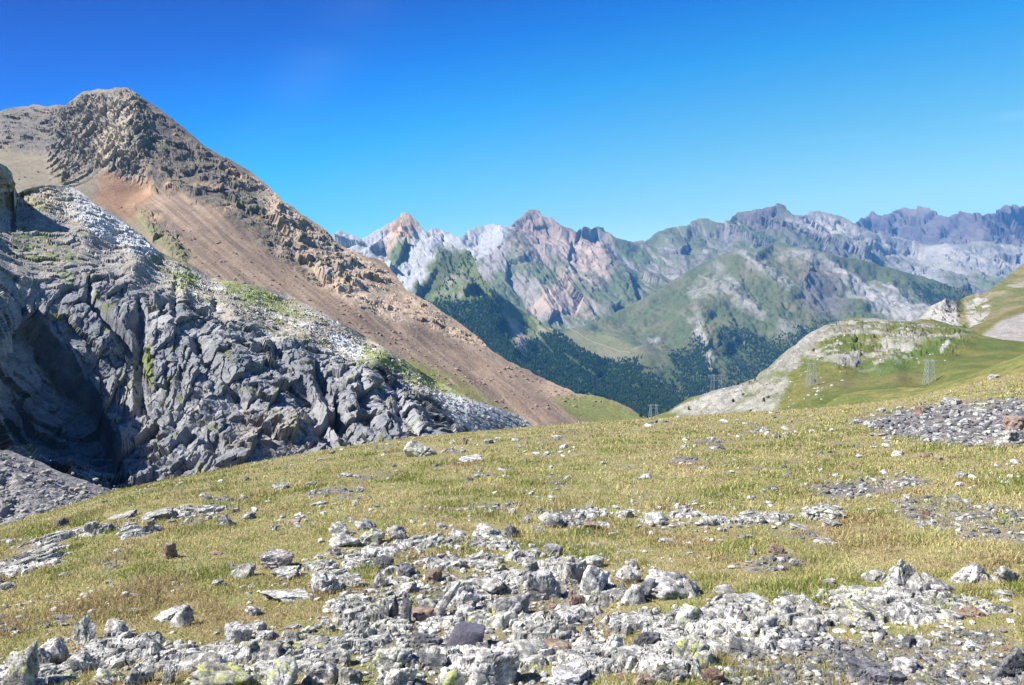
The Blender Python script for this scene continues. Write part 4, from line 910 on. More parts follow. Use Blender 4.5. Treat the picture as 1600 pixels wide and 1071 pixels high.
ROCKS = '''
boulder|34|1084|54|66|boulder|p|.55|tall yellow-spotted boulder in the bottom left corner
rock|66|1046|28|30|block|p|.2|small split block right of the corner boulder
rock_slab|93|1038|42|36|slab|p|.4|leaning slab with yellow upper edge|-.5
rock|132|1013|36|44|fin|p|.4|upright notched block standing over the turf
rock|182|1000|40|32|boulder|p|.35|lumpy pale green rock by the corner
stone|163|1014|26|16|stone|p|.1|whitish wedge stone under the lumpy rock
stone|105|1050|28|18|stone|p|.1|small flat bluish-grey stone
rock_slab|205|1034|72|22|slab|g|.0|long thin grey slab running up rightwards|-.45
rock|136|1054|36|36|slab|p|.1|pale tilted wedge in the turf|-.6
stone|204|1040|20|12|stone|p|.3|small cream stone on the turf
rock_slab|264|970|52|24|slab|p|.15|white flat-topped slab with a grey neighbour|-.3
rock|283|982|32|34|boulder|g|.1|rounded grey rock with a notch
boulder|178|1076|56|36|boulder|p|.7|round boulder with a yellow-green left flank
rock|222|1076|62|38|block|g|.3|broad dark-grey rock with a square notch
stone|266|1072|22|32|block|p|.1|pinkish white stone standing upright
rock|290|1022|46|22|boulder|p|.05|low white cobble alone in the turf
boulder|316|1050|74|42|boulder|g|.1|large boulder with a dark top
boulder|345|1086|98|54|boulder|g|.9|wide grey boulder with bright yellow lichen
boulder|434|1086|62|58|boulder|p|.85|pinkish boulder flecked with yellow lichen
rock|371|1006|42|33|block|p|.25|white pointed block at left centre
rock|401|992|42|24|slab|p|.6|yellow-patched half of the split rock
stone|414|1002|38|18|slab|p|.1|curved white stone lip
rock|396|1027|28|26|block|p|.4|square pale block in the left cluster
rock|428|1030|44|32|boulder|g|.35|mottled grey rock in the left cluster
stone|456|984|34|12|slab|p|.1|thin white stone on a dark cobble
stone|457|1006|28|20|stone|g|.2|dark little cobble under the thin capstone
rock|502|1016|66|25|boulder|g|.5|long boulder flecked with yellow
rock|528|1044|50|34|block|g|.1|angular block of bluish grey rock
rock|502|1072|54|38|block|g|.0|flat-faced blue-grey rock by the bottom edge
rock|542|1076|38|34|block|g|.05|slim tilted grey rock by the bottom edge|.5
rock|384|904|52|27|block|g|.15|dark square-faced block with a flat top
rock|436|890|52|30|block|g|.1|dark-sided rock behind the square-faced block
rock|428|878|46|20|boulder|p|.1|white knobbly rock on the dark-sided rock
rock|453|906|60|26|slab|p|.2|white ledge rock right of the square-faced block|-.2
stone|397|962|28|18|stone|p|.1|rounded cream stone at the foot of the long ridge rock
rock|448|944|84|26|boulder|p|.45|long low creamy ridge rock
rock|512|930|54|38|block|p|.2|broken white outcrop of stepped blocks
rock|552|918|48|26|block|p|.2|pale grey outcrop piece
rock|601|892|38|22|block|d|.1|dark grey angular rock in the turf
rock|634|906|28|26|block|d|.1|black and white speckled rock
stone|806|877|38|22|peak|p|.1|white pointed rock above the jumble
rock|755|894|42|20|slab|p|.15|white cracked rock behind the tan outcrop
rock|600|968|16|32|fin|g|.6|leftmost upright fin with yellow foot|.1
rock|616|966|16|36|fin|d|.0|middle upright dark fin|.12
rock|634|976|18|44|fin|d|.05|tallest upright fin over a black gap|.1
rock_slab|733|1014|66|46|plate|v|.0|smooth purple slate slab, the largest clean face
rock_slab|694|966|20|58|fin|g|.1|thin steep slab leaning left|.55
rock_slab|722|950|52|40|slab|p|.15|long smooth pale slab dipping to the right|.6
rock|675|962|44|30|boulder|g|.7|yellow-ringed rock beside the thin steep slab
rock|660|972|40|22|block|r|.0|purplish flat rock under the yellow-ringed rock
rock|728|967|32|24|block|p|.1|white rock touching the purple slate
boulder|770|930|72|34|boulder|g|.1|wide tan-grey humped outcrop
rock|830|902|40|30|block|g|.2|squarish cracked block on the outcrop top
rock|846|940|66|54|block|g|.1|stepped grey face below the squarish block
rock|802|966|64|44|boulder|g|.1|dark-topped rock over the wide flat outcrop
rock_slab|782|955|54|30|slab|g|.1|narrow diagonal slab beside the dark-topped rock|.55
rock|838|1032|128|54|boulder|g|.1|very wide flat grey outcrop
rock|875|1028|60|30|block|r|.0|brownish sunken rock at right of the wide outcrop
boulder|622|1048|74|42|boulder|p|.5|large pale boulder with yellow flecks
boulder|622|1078|60|42|boulder|p|.1|smooth whitish boulder by the bottom edge
boulder|766|1082|90|68|block|g|.2|big cracked block with black undercut
boulder|703|1078|52|38|boulder|p|.95|flat rock covered in yellow-green lichen
rock|678|1046|44|26|block|d|.05|dark blue-grey flat rock
rock|668|1014|46|30|block|d|.0|dark slaty rock left of the purple slate
rock|887|1078|68|38|slab|p|.15|white flat-topped rock by the bottom edge
stone|712|1028|26|14|stone|p|.1|small white stone under the purple slate
rock|894|912|48|44|block|p|.15|pale upright outcrop corner
rock|927|930|46|50|block|p|.2|big leaning white outcrop face|.3
rock|929|888|34|22|boulder|p|.1|white dome rock at the back of the outcrop
stone|990|890|15|17|peak|p|.0|lone little white tooth stone
rock|978|912|48|32|slab|p|.1|white wedge left of the large white boulder|.35
boulder|1040|940|98|50|boulder|p|.1|large smooth white boulder
rock|1078|934|44|32|boulder|p|.05|white rounded flank right of a crack
rock|990|946|44|36|boulder|p|.35|knobbly rock left of a black hollow
rock|1012|938|26|34|fin|d|.0|dark end face over a black hollow
stone|1133|931|38|20|boulder|g|.1|rounded tan stone at the turf edge
rock|1080|982|50|38|boulder|p|.75|pale boulder crusted with green-yellow lichen
rock|1110|984|48|28|slab|p|.6|low ledge crusted with pale lichen
rock|1144|982|38|38|slab|p|.3|white tilted rock right of the crusted boulder|.4
rock|897|952|38|30|block|r|.0|brown rock stained with orange
rock|962|992|36|22|block|p|.1|small white lump in the brown turf
rock|947|1034|44|44|slab|p|.2|pale diagonal slab in the right jumble|.5
rock|1010|1020|50|34|block|d|.1|black-topped rock with white front
rock|992|1044|60|34|block|g|.1|low grey rock under the black-topped rock
boulder|1080|1046|72|54|boulder|g|.75|big grey boulder with yellow rosettes
rock|1046|1072|66|44|slab|g|.5|pale flank dipping to the bottom edge|.35
rock|1168|1030|72|38|slab|g|.1|grey ridge rock beside the slate chips|.3
rock|1195|990|50|28|boulder|p|.2|white mottled rock above the grey ridge
rock_slab|1228|974|46|34|slab|p|.05|long grey finger slab|.7
rock|1180|946|66|20|slab|p|.4|low white slab with a green tint
rock|1238|1018|42|22|boulder|p|.15|white rock at the head of the slate chips
stone|1114|1072|34|26|block|r|.0|reddish brown stone, wedge shaped
stone|1004|1078|30|24|block|r|.0|dark red square stone by the bottom edge
rock|1368|912|40|22|slab|p|.1|white left shoulder of the pointed outcrop|-.4
rock|1402|926|56|50|peak|p|.5|pointed outcrop with yellow streak
rock|1432|934|44|40|slab|g|.15|grey right flank of the pointed outcrop|.6
stone|1404|936|20|20|boulder|p|.1|round white stone under the pointed outcrop
rock_slab|1472|934|74|38|slab|g|.15|long grey slab dipping right of the pointed outcrop|.5
rock|1362|972|106|46|slab|g|.7|broad smooth slab streaked yellow-green|.3
rock|1425|974|50|34|slab|p|.2|white ribbed rock right of the streaked slab|.4
rock|1520|910|62|30|peak|p|.3|white-crested outcrop at right
rock|1578|912|62|32|slab|g|.2|dark-ribbed outcrop by the right edge|.5
rock|1564|934|44|16|slab|g|.05|purplish flat rock by the right edge|.2
rock|1262|972|56|40|slab|p|.2|striped pale rock left of the streaked slab|.6
rock|1232|952|40|22|boulder|p|.2|pale cobble over the striped rock
rock|1365|986|44|20|slab|g|.1|small grey wedge below the streaked slab|.3
rock|1520|966|46|22|slab|r|.0|grey slab with one orange side|.5
rock|1490|972|44|20|slab|g|.3|low mossy ledge below the ribbed rock
rock|1362|1072|80|44|block|d|.3|dark blue-black rock mass by the bottom edge
rock|1420|1052|40|22|block|g|.1|grey lump right of the blue-black mass
rock|1582|1062|60|48|slab|d|.3|black and white striped rock by the right edge|.7
rock|1462|1040|54|20|slab|p|.1|low white-backed rock in the slate chips|.4
rock|1525|1018|34|16|slab|p|.1|small white bent slab in the slate chips|.4
rock|1298|918|26|14|block|g|.1|small greenish stone group in the turf
rock|534|838|40|24|boulder|p|.5|back left rock of the mid-left cluster
rock|540|856|54|26|boulder|p|.25|front white rock of the mid-left cluster
rock|582|852|42|28|slab|g|.6|dark lichened slab of the mid-left cluster|.2
rock|572|828|40|18|boulder|g|.2|back grey rock of the mid-left cluster
rock|620|846|36|26|boulder|g|.1|right grey rock of the mid-left cluster
stone|588|862|34|10|slab|r|.0|reddish flat stone before the mid-left cluster
rock|722|844|44|20|boulder|g|.0|dull purple-grey half of the split boulder
boulder|768|846|76|34|boulder|p|.4|white half of the split boulder
stone|798|840|24|20|block|d|.0|black right end of the split boulder
stone|686|826|22|10|block|g|.0|small grey stone behind the split boulder
stone|840|834|24|14|stone|p|.1|white cobble right of the split boulder
rock|866|826|52|28|boulder|p|.35|wide pale rock in the middle band
stone|822|818|16|12|stone|p|.0|round white stone behind the middle band
stone|908|812|18|12|stone|p|.1|small pale knob in the middle band
stone|922|828|26|14|block|r|.0|reddish stone with a black end
stone|943|826|20|13|stone|p|.1|pale cobble right of the reddish stone
stone|945|811|24|14|boulder|p|.1|light rounded stone behind the reddish stone
rock|1030|818|46|20|boulder|p|.2|low pale mound in the middle band
stone|1058|798|18|12|stone|p|.1|pale grey ball-like stone
stone|1034|822|22|10|slab|g|.0|grey chip pile in the middle band
rock|1105|823|38|18|boulder|p|.15|white pitted rock left of the white crest
rock|1172|818|62|26|peak|p|.15|white crest rock in the middle distance
rock_slab|1230|813|54|16|slab|g|.35|long low grey-green slab left of the stepped rock|.1
boulder|1288|812|76|30|slab|p|.4|large stepped white rock in the middle distance|.2
rock|1302|824|36|16|slab|g|.1|dark-lined foot of the stepped rock|.4
rock|1254|828|40|12|slab|g|.1|flat mossy ledge before the stepped rock
stone|1210|866|28|16|block|r|.05|tan block with a black right end
stone|1176|868|16|14|stone|g|.0|tan chip left of the tan block
stone|1285|849|32|10|slab|g|.1|low grey slab in the turf right of centre
stone|1162|844|28|12|slab|g|.1|grey slab below the white crest
stone|1045|850|32|10|slab|p|.0|flat white slab in the turf
stone|1447|811|20|14|block|r|.0|reddish-brown lone stone at right
stone|1207|767|16|8|block|d|.0|lone dark stone in the green turf
stone|735|752|12|7|block|d|.0|tiny black stone in the meadow
stone|264|874|22|24|block|r|.0|lone brown block with a black shaded face
stone|340|868|22|8|slab|r|.0|thin brown slab right of the lone brown block
stone|98|902|24|10|slab|g|.0|thin tan shard in the left turf|-.4
stone|196|936|18|12|slab|p|.0|light lone shard in the left turf|-.4
stone|208|957|28|8|slab|p|.0|low pale shard left of the flat-topped slab
stone|205|922|22|8|slab|p|.0|pale chip above the low shards
stone|340|918|30|14|slab|g|.0|grey wedge left of the square-faced block|-.3
outcrop|660|714|62|30|boulder|p|.6|pale green-grey outcrop on the meadow crest
rock|735|722|44|13|slab|p|.2|low split slab right of the crest outcrop
stone|727|695|14|12|block|r|.0|dark brown knob on the crest
stone|764|694|20|9|block|g|.0|small grey rock on the crest
stone|816|700|24|7|slab|g|.0|flat grey stone behind the meadow
stone|868|686|20|7|slab|p|.0|pale stone on the crest centre
stone|792|746|20|5|slab|p|.0|flat white chip in the meadow
stone|1070|699|16|5|slab|g|.0|low grey stone in the far meadow
rock|1584|672|52|20|slab|r|.1|reddish flat top rock of the right-edge pile
rock|1580|692|48|20|slab|g|.3|greenish base rock of the right-edge pile
stone|1564|672|14|8|stone|p|.0|pale chip left of the right-edge pile
stone|1574|699|18|7|slab|r|.0|brown flake under the right-edge pile
stone|1437|650|22|14|peak|r|.0|tan triangular stone on the gravel rim
rock|1490|634|32|14|slab|g|.1|grey and white split rock on the rim
stone|1337|664|24|9|slab|p|.1|white bleached rock at the gravel corner
stone|1358|664|20|7|slab|p|.0|dusty pale slab at the gravel corner
stone|1442|662|10|6|stone|p|.0|white pebble below the triangular stone
stone|1550|592|20|8|slab|p|.0|white-topped stone on the skyline at right
stone|1405|712|24|8|slab|p|.0|flat white stone below the gravel
rock|1447|716|26|10|block|r|.0|brown crumbly lump below the gravel
stone|1468|722|14|8|block|g|.0|dark small lump right of the brown lump
stone|1342|716|16|7|slab|p|.0|pair of pale chips below the gravel
stone|1500|748|26|10|slab|g|.0|dark grey slab in the lower gravel
rock_slab|355|823|24|18|slab|g|.0|steep grey slab in the upper left turf|-.6
rock_slab|388|812|30|14|slab|g|.1|dull slab right of the steep grey slab|-.3
rock_slab|300|800|70|18|slab|g|.2|long weathered ledge below the left crest|-.25
rock_slab|256|812|64|22|slab|g|.3|broad weathered ledge below the long one|-.25
rock_slab|190|812|54|18|slab|g|.2|greenish ledge near the left crest|-.3
rock_slab|112|836|56|18|slab|g|.4|mossy-pale ledge on the left slope|-.3
rock_slab|96|826|24|16|slab|d|.0|dark tilted shard on the left slope|-.5
rock_slab|60|868|66|22|slab|g|.2|wide shattered ledge at the left|-.35
rock_slab|26|892|56|24|slab|g|.2|bluish shattered ledge at the left edge|-.35
rock_slab|36|874|26|12|slab|d|.0|blackish shard above the bluish ledge|-.4
rock_slab|10|924|30|16|slab|g|.1|small ledge stub at the left edge|-.3
stone|86|884|28|12|slab|p|.5|yellow-green chip below the shattered ledge|-.2
rock|440|765|34|14|slab|g|.3|lichened hump below the crest at left
rock|486|762|20|12|stone|p|.2|rounded cream rock on the upper meadow
stone|500|790|28|8|slab|p|.0|flat pale slab in the upper meadow
stone|462|818|30|9|slab|r|.0|dark brown flat stone in the upper meadow
'''
anchors = []
for ln in ROCKS.strip().splitlines():
    f = ln.split('|')
    x, y, w, h = (float(q) for q in f[1:5])
    tilt = float(f[9]) if len(f) > 9 else None
    rock(f[0], x, y, w, h, f[5], f[6], float(f[7]), f[8], tilt=tilt)
    anchors.append((x, y - h / 2, f[8]))

# smaller rocks of the rocky belts: each its own object; the rest of the chips go into one mass
OUTC = [([(560, 905), (700, 885), (900, 885), (960, 915), (1000, 975), (980, 1070), (565, 1070), (520, 985)], 24), ([(1010, 975), (1200, 945), (1340, 940), (1520, 950), (1590, 965), (1250, 1000), (1100, 1065), (1020, 1065)], 17), ([(20, 1060), (330, 1035), (520, 1010), (550, 1075), (20, 1080)], 9), ([(880, 812), (1330, 812), (1330, 830), (880, 828)], 9), ([(460, 900), (580, 855), (800, 860), (870, 880), (560, 930), (450, 930)], 10), ([(10, 905), (100, 845), (330, 800), (350, 815), (120, 875), (20, 920)], 9)]
BELTS = [([(560, 900), (700, 870), (900, 870), (960, 900), (1010, 960), (1000, 1075), (540, 1075), (500, 1000), (520, 930)], 36, 'pg', (16, 40)),
         ([(0, 1030), (120, 1000), (330, 1010), (460, 980), (560, 960), (560, 1075), (0, 1075)], 16, 'pg', (14, 30)),
         ([(560, 835), (700, 850), (830, 855), (900, 870), (740, 880), (600, 900), (460, 910), (480, 880)], 12, 'p', (12, 30)),
         ([(1010, 960), (1200, 930), (1340, 935), (1520, 940), (1590, 960), (1500, 985), (1250, 1000), (1100, 1060), (1010, 1060)], 24, 'pg', (14, 34)),
         ([(880, 800), (1120, 797), (1200, 815), (1180, 835), (1040, 828), (900, 830)], 16, 'p', (8, 20)),
         ([(1300, 1010), (1600, 1000), (1600, 1075), (1280, 1075)], 10, 'd', (12, 26)),
         ([(1340, 655), (1450, 645), (1590, 640), (1590, 700), (1430, 690)], 8, 'g', (7, 14)),
         ([(0, 850), (110, 830), (330, 795), (400, 800), (200, 840), (90, 880), (0, 930)], 12, 'g', (12, 30))]
USED = set()
def where(px, py, prefix):
    for a in sorted(anchors, key=lambda a: math.hypot(a[0] - px, (a[1] - py) * 1.6))[:25]:
        if len(a[2].split()) + len(prefix.split()) > 13: continue
        dx, dy = px - a[0], py - a[1]
        if abs(dx) > abs(dy) * 1.2: rel = 'right of' if dx > 0 else 'left of'
        else: rel = 'in front of' if dy > 0 else 'behind'
        lab = f'{prefix} {rel} the {a[2]}'
        if lab not in USED and len(lab.split()) <= 16:
            USED.add(lab); return lab
    return prefix + ' in the rocky belt'
for poly, n in OUTC:
    pg = np.array(poly, float); cnt = 0; tries_ = 0
    while cnt < n:
        px = RNG.uniform(pg[:, 0].min(), pg[:, 0].max()); py = RNG.uniform(pg[:, 1].min(), pg[:, 1].max())
        if pmask(np.array([px]), np.array([py]), poly, .5)[0] < .5: continue
        sc = .4 + .6 * (py - 790) / 280; w = RNG.uniform(90, 160) * sc; h = w * RNG.uniform(.38, .5)
        mt = 'ppg'[RNG.integers(3)]
        if any(abs(px - b[0]) < (w + b[2]) * .30 and abs(py - b[1]) < (h + b[3]) * .30 for b in BED): w *= .999; tries_ += 1
        if tries_ < 400 and any(abs(px - b[0]) < (w + b[2]) * .30 and abs(py - b[1]) < (h + b[3]) * .30 for b in BED): continue
        bedrock(px, py, w, h, mt, RNG.uniform(0, .6), int(RNG.integers(1, 9999)), where(px, py - h / 2, 'low ' + ('whitish' if mt == 'p' else 'grey') + ' bedrock'))
        cnt += 1
LIB = {(k, m): [rock_verts(3, k, s) for s in range(m * 50 + 700, m * 50 + 704)] for k in ('stone', 'slab', 'block') for m in (1,)}
seen = {}
for poly, n, mats, (w0, w1) in BELTS:
    pg = np.array(poly, float); cnt = 0; tries = 0
    while cnt < n and tries < 4000:
        tries += 1
        px = RNG.uniform(pg[:, 0].min(), pg[:, 0].max()); py = RNG.uniform(pg[:, 1].min(), pg[:, 1].max())
        if pmask(np.array([px]), np.array([py]), poly, .5)[0] < .5: continue
        w = w0 + (w1 - w0) * RNG.random() ** 1.8; h = w * RNG.uniform(.4, .85)
        if any(abs(px - a[0]) < (w + a[2]) * .36 and abs(py - h / 2 - a[1] + a[3] / 2) < (h + a[3]) * .33 for a in placed): continue
        mt = mats[RNG.integers(len(mats))]
        if RNG.random() < .06: mt = 'r'
        kind = ('slab' if 'g' in mats and len(mats) == 1 else ('stone', 'slab', 'block')[RNG.integers(3)])
        size = 'large' if w > 30 else 'middle-sized' if w > 20 else 'small'
        tone = {'p': 'whitish', 'g': 'grey', 'd': 'dark', 'r': 'brownish'}[mt]
        kd = {'stone': 'stone', 'slab': 'flat stone', 'block': 'angular stone'}[kind]
        lab = where(px, py - h / 2, f'{size} {tone} {kd}')
        seen.setdefault(lab, []).append(
            rock('stone' if w < 22 else 'rock', px, py, w, h, kind, mt, RNG.uniform(0, .6) if RNG.random() < .5 else 0., lab,
                 tilt=RNG.uniform(-.4, -.1) if px < 420 else RNG.uniform(-.1, .55)))
        cnt += 1
for lab, os_ in seen.items():
    if len(os_) > 1:
        for o in os_: o['group'] = lab.replace('stone', 'stones', 1)

# ---- loose chips and pebbles (uncountable)
def chips(name, n, sampler, size, matk, label, flat=.45):
    D, Fc = ICO[2]
    D1 = []
    for s in range(6):
        g = np.random.default_rng(900 + s); q = D @ (lambda a: a / np.linalg.norm(a, axis=1)[:, None])(g.normal(size=(9, 3))).T
        rr = 1 / np.maximum(q.max(1), .62); v = D * rr[:, None]; D1.append(v / np.abs(v).max(0))
    x, y = sampler(n); n = len(x); z = gz(x, y); r = np.hypot(x, y)
    s = size[0] + (size[1] - size[0]) * RNG.random(n) ** 3.0
    s = s * np.clip(r / 7., .7, 2.6) * .5
    Vs = np.empty((n, len(D), 3), np.float32)
    a = RNG.uniform(0, 6.28, n); tl = RNG.normal(0, .3, n)
    fx = RNG.uniform(.6, 1, n); fz = RNG.uniform(flat * .6, flat * 1.5, n)
    for k in range(6):
        m = np.arange(n) % 6 == k
        V = D1[k][None] * np.stack([np.ones(m.sum()), fx[m], fz[m]], 1)[:, None, :] * s[m][:, None, None]
        ct, st = np.cos(tl[m])[:, None], np.sin(tl[m])[:, None]
        X = V[..., 0] * ct + V[..., 2] * st; Z = -V[..., 0] * st + V[..., 2] * ct; Y = V[..., 1]
        ca, sa = np.cos(a[m])[:, None], np.sin(a[m])[:, None]
        Vs[m, :, 0] = X * ca - Y * sa + x[m][:, None]; Vs[m, :, 1] = X * sa + Y * ca + y[m][:, None]
        Vs[m, :, 2] = Z + (z[m] + s[m] * fz[m] * .4)[:, None]
    Fa = (Fc[None] + (np.arange(n) * len(D))[:, None, None]).reshape(-1, 3)
    o = make_mesh(name, Vs.reshape(-1, 3), Fa, MR[matk], smooth=False)
    o['kind'] = 'stuff'; o['label'] = label; o['lichen'] = 0.0; return o

def screen_sampler(cond):
    def f(n):
        px = RNG.uniform(-60, 1660, n * 6); top = np.interp(px, _cr[:, 0], _cr[:, 1])
        py = top + (1110 - top) * RNG.random(n * 6) ** 1.0 + 1.0
        x, y, r = hit(px, py); z = gz(x, y)
        m = cond(px, py, x, y, z); idx = np.where(m)[0][:n]
        return x[idx], y[idx]
    return f
def c_gravel(px, py, x, y, z):
    g = meadow_masks(x, y, z)[5]; return RNG.random(len(x)) < g * g
def c_belt(px, py, x, y, z):
    m = np.zeros(len(px))
    for poly, n, mt, _ in BELTS:
        if mt in ('p', 'pg'): m = np.maximum(m, pmask(px + 20 * RNG.normal(size=len(px)), py + 8 * RNG.normal(size=len(px)), poly, 12))
    return RNG.random(len(x)) < m * .8
def c_any(px, py, x, y, z):
    v = nvar(np.stack([x, y, 0 * x], 1), 2.2, 377)
    return RNG.random(len(x)) < sstep(0, .45, v)
chips('slate_chips', 6000, screen_sampler(c_gravel), (.018, .085), 'd', 'dark slate chips covering the bare patches')
chips('gravel', 5600, screen_sampler(c_gravel), (.02, .09), 'g', 'grey gravel covering the bare patches')
chips('stone_rubble', 3600, screen_sampler(c_belt), (.014, .09), 'p', 'small pale rubble between the larger rocks', .45)
chips('scattered_pebbles', 1700, screen_sampler(c_any), (.02, .09), 'p', 'pale pebbles scattered through the turf')

# ------------------------------------------------------------------ grass (uncountable)
def grass():
    m = bpy.data.materials.new('grass_blades'); m.use_nodes = True
    nt = m.node_tree; nt.nodes.clear()
    at = nd(nt, 'ShaderNodeAttribute', attribute_name='Col')
    df = nt.nodes.new('ShaderNodeBsdfDiffuse'); tr = nt.nodes.new('ShaderNodeBsdfTranslucent'); ms = nt.nodes.new('ShaderNodeMixShader')
    ms.inputs[0].default_value = .35; ou = nt.nodes.new('ShaderNodeOutputMaterial')
    nt.links.new(at.outputs['Color'], df.inputs[0]); nt.links.new(at.outputs['Color'], tr.inputs[0])
    nt.links.new(df.outputs[0], ms.inputs[1]); nt.links.new(tr.outputs[0], ms.inputs[2]); nt.links.new(ms.outputs[0], ou.inputs[0])
    NT = 66000
    px = RNG.uniform(-90, 1690, NT); top = np.interp(px, _cr[:, 0], _cr[:, 1])
    py = top - 2 + (1135 - top) * RNG.random(NT) ** 1.25
    ex = RNG.uniform(-480, 2080, 34000); et = np.interp(ex, _cr[:, 0], _cr[:, 1]); ey = et - 2 + (1560 - et) * RNG.random(34000)   # the turf goes on beyond the view
    em = (ex < -90) | (ex > 1690) | (ey > 1135); px = np.r_[px, ex[em]]; py = np.r_[py, ey[em]]; NT = len(px)
    x, y, r = hit(px, py)
    # a rim of tufts right on the crest
    k = RNG.random(NT) < .06; r2 = r * RNG.uniform(.85, 1.12, NT); x = np.where(k, x * r2 / r, x); y = np.where(k, y * r2 / r, y)
    z = gz(x, y); r = np.hypot(x, y)
    px, py, P, v, w, g = meadow_masks(x, y, z)
    bald = np.zeros(NT)
    for (rx, ry, rw, rh, _) in placed:
        if rw < 14: continue
        bald = np.maximum(bald, (np.abs(px - rx) < rw * .42) & (py < ry - rh * .12) & (py > ry - rh * .75))
    for (rx, ry, rw, rh) in BED: bald = np.maximum(bald, (((px - rx) / (rw * .5)) ** 2 + ((py - ry + rh * .5) / (rh * .62)) ** 2 < .8 + .6 * w) & (RNG.random(NT) < .72))
    belt = np.zeros(NT)
    for poly, n, mt, _ in BELTS[:4]: belt = np.maximum(belt, pmask(px, py, poly, 10))
    keep = (RNG.random(NT) > g * 1.05) & (bald < .5) & (RNG.random(NT) > belt * .35 * sstep(-.3, .2, w + .2))
    x, y, z, r, P, v, w, px, py, g = (q[keep] for q in (x, y, z, r, P, v, w, px, py, g)); n = len(x)
    n1 = nvar(P, 1.1, 401); n2 = nvar(P, 3.5, 403); n3 = nvar(P, .4, 405); n4 = nvar(P, .9, 407)
    green = np.array([.20, .26, .06]); straw = np.array([.66, .57, .30]); rust = np.array([.47, .35, .20]); olive = np.array([.36, .37, .13])
    tc = np.tile(olive, (n, 1))
    tc = lerp(tc, green, sstep(-.05, .3, n1 + .3 * n3 + .35 * n2) * .92)
    tc = lerp(tc, green, pmask(px, py, [(-90, 860), (330, 850), (280, 960), (60, 1000), (-90, 1000)], 70) * sstep(-.2, .3, n4 + n1) * .6)
    tc = lerp(tc, straw, sstep(-.02, .3, n4 - .3 * n2) * .68)
    tc = lerp(tc, rust * [.82, .8, .8], sstep(.08, .34, nvar(P, .8, 411) + .2 * n3 + .1 * pmask(px, py, [(-90, 900), (1690, 880), (1690, 1135), (-90, 1135)], 60)) * .8)
    tc = lerp(tc, straw * [1, .93, .85], sstep(16, 32, r) * .45)
    B = 9
    H = (.012 + .012 * RNG.random(n) + .034 * sstep(-.05, .4, n3 + n1) + .02 * (RNG.random(n) < .12)) * (1 + .3 * sstep(.1, .4, n4)) * np.clip(r / 7, .8, 1.15)
    x, y, z, r, H, g = (np.repeat(q, B) for q in (x, y, z, r, H, g)); c = np.repeat(tc, B, 0); N_ = len(x)
    sp = .035 * np.clip(r / 6, .8, 2.8)
    ox, oy = RNG.normal(0, 1, (2, N_)) * sp
    x = x + ox; y = y + oy; z = gz(x, y, False) + (z - gz(x - ox, y - oy, False)) - .006
    a = RNG.uniform(0, 6.28, N_); lean = np.abs(RNG.normal(0, .85, N_)) + .15
    h = H * RNG.uniform(.55, 1.25, N_)
    long_ = RNG.random(N_) < .025; h = np.where(long_, h * 1.9, h); lean = np.where(long_, lean * .5, lean)
    wd = np.maximum(.0011, .0004 * r) * RNG.uniform(.7, 1.3, N_)
    dx, dy = np.cos(a) * lean, np.sin(a) * lean
    fx, fy = y / np.hypot(x, y), -x / np.hypot(x, y)       # width lies roughly across
    fa = RNG.normal(0, .6, N_); fx, fy = fx * np.cos(fa) - fy * np.sin(fa), fx * np.sin(fa) + fy * np.cos(fa)
    V = np.empty((N_, 5, 3), np.float32)
    bx = np.stack([x, y, z], 1); wv = np.stack([fx, fy, 0 * fx], 1) * wd[:, None]
    mid = bx + np.stack([dx * h * .35, dy * h * .35, h * .6], 1); tip = bx + np.stack([dx * h, dy * h, h * np.maximum(.25, 1 - .3 * lean)], 1)
    V[:, 0] = bx - wv; V[:, 1] = bx + wv; V[:, 2] = mid + wv * .8; V[:, 3] = mid - wv * .8; V[:, 4] = tip
    base = (np.arange(N_) * 5)[:, None]
    Fa = np.concatenate([base + [[0, 1, 2]], base + [[0, 2, 3]], base + [[3, 2, 4]]])
    c = c * RNG.uniform(.55, 1.35, (N_, 1)); dry = RNG.random(N_) < .16; c[dry] = straw * RNG.uniform(.8, 1.15, (dry.sum(), 1))
    c[long_] = np.array([.5, .42, .2])
    cc = np.repeat(c, 5, 0)
    o = make_mesh('grass', V.reshape(-1, 3), Fa, m, cc, smooth=True)
    o['kind'] = 'stuff'; o['label'] = 'short dry green and straw coloured grass on the meadow'
grass()

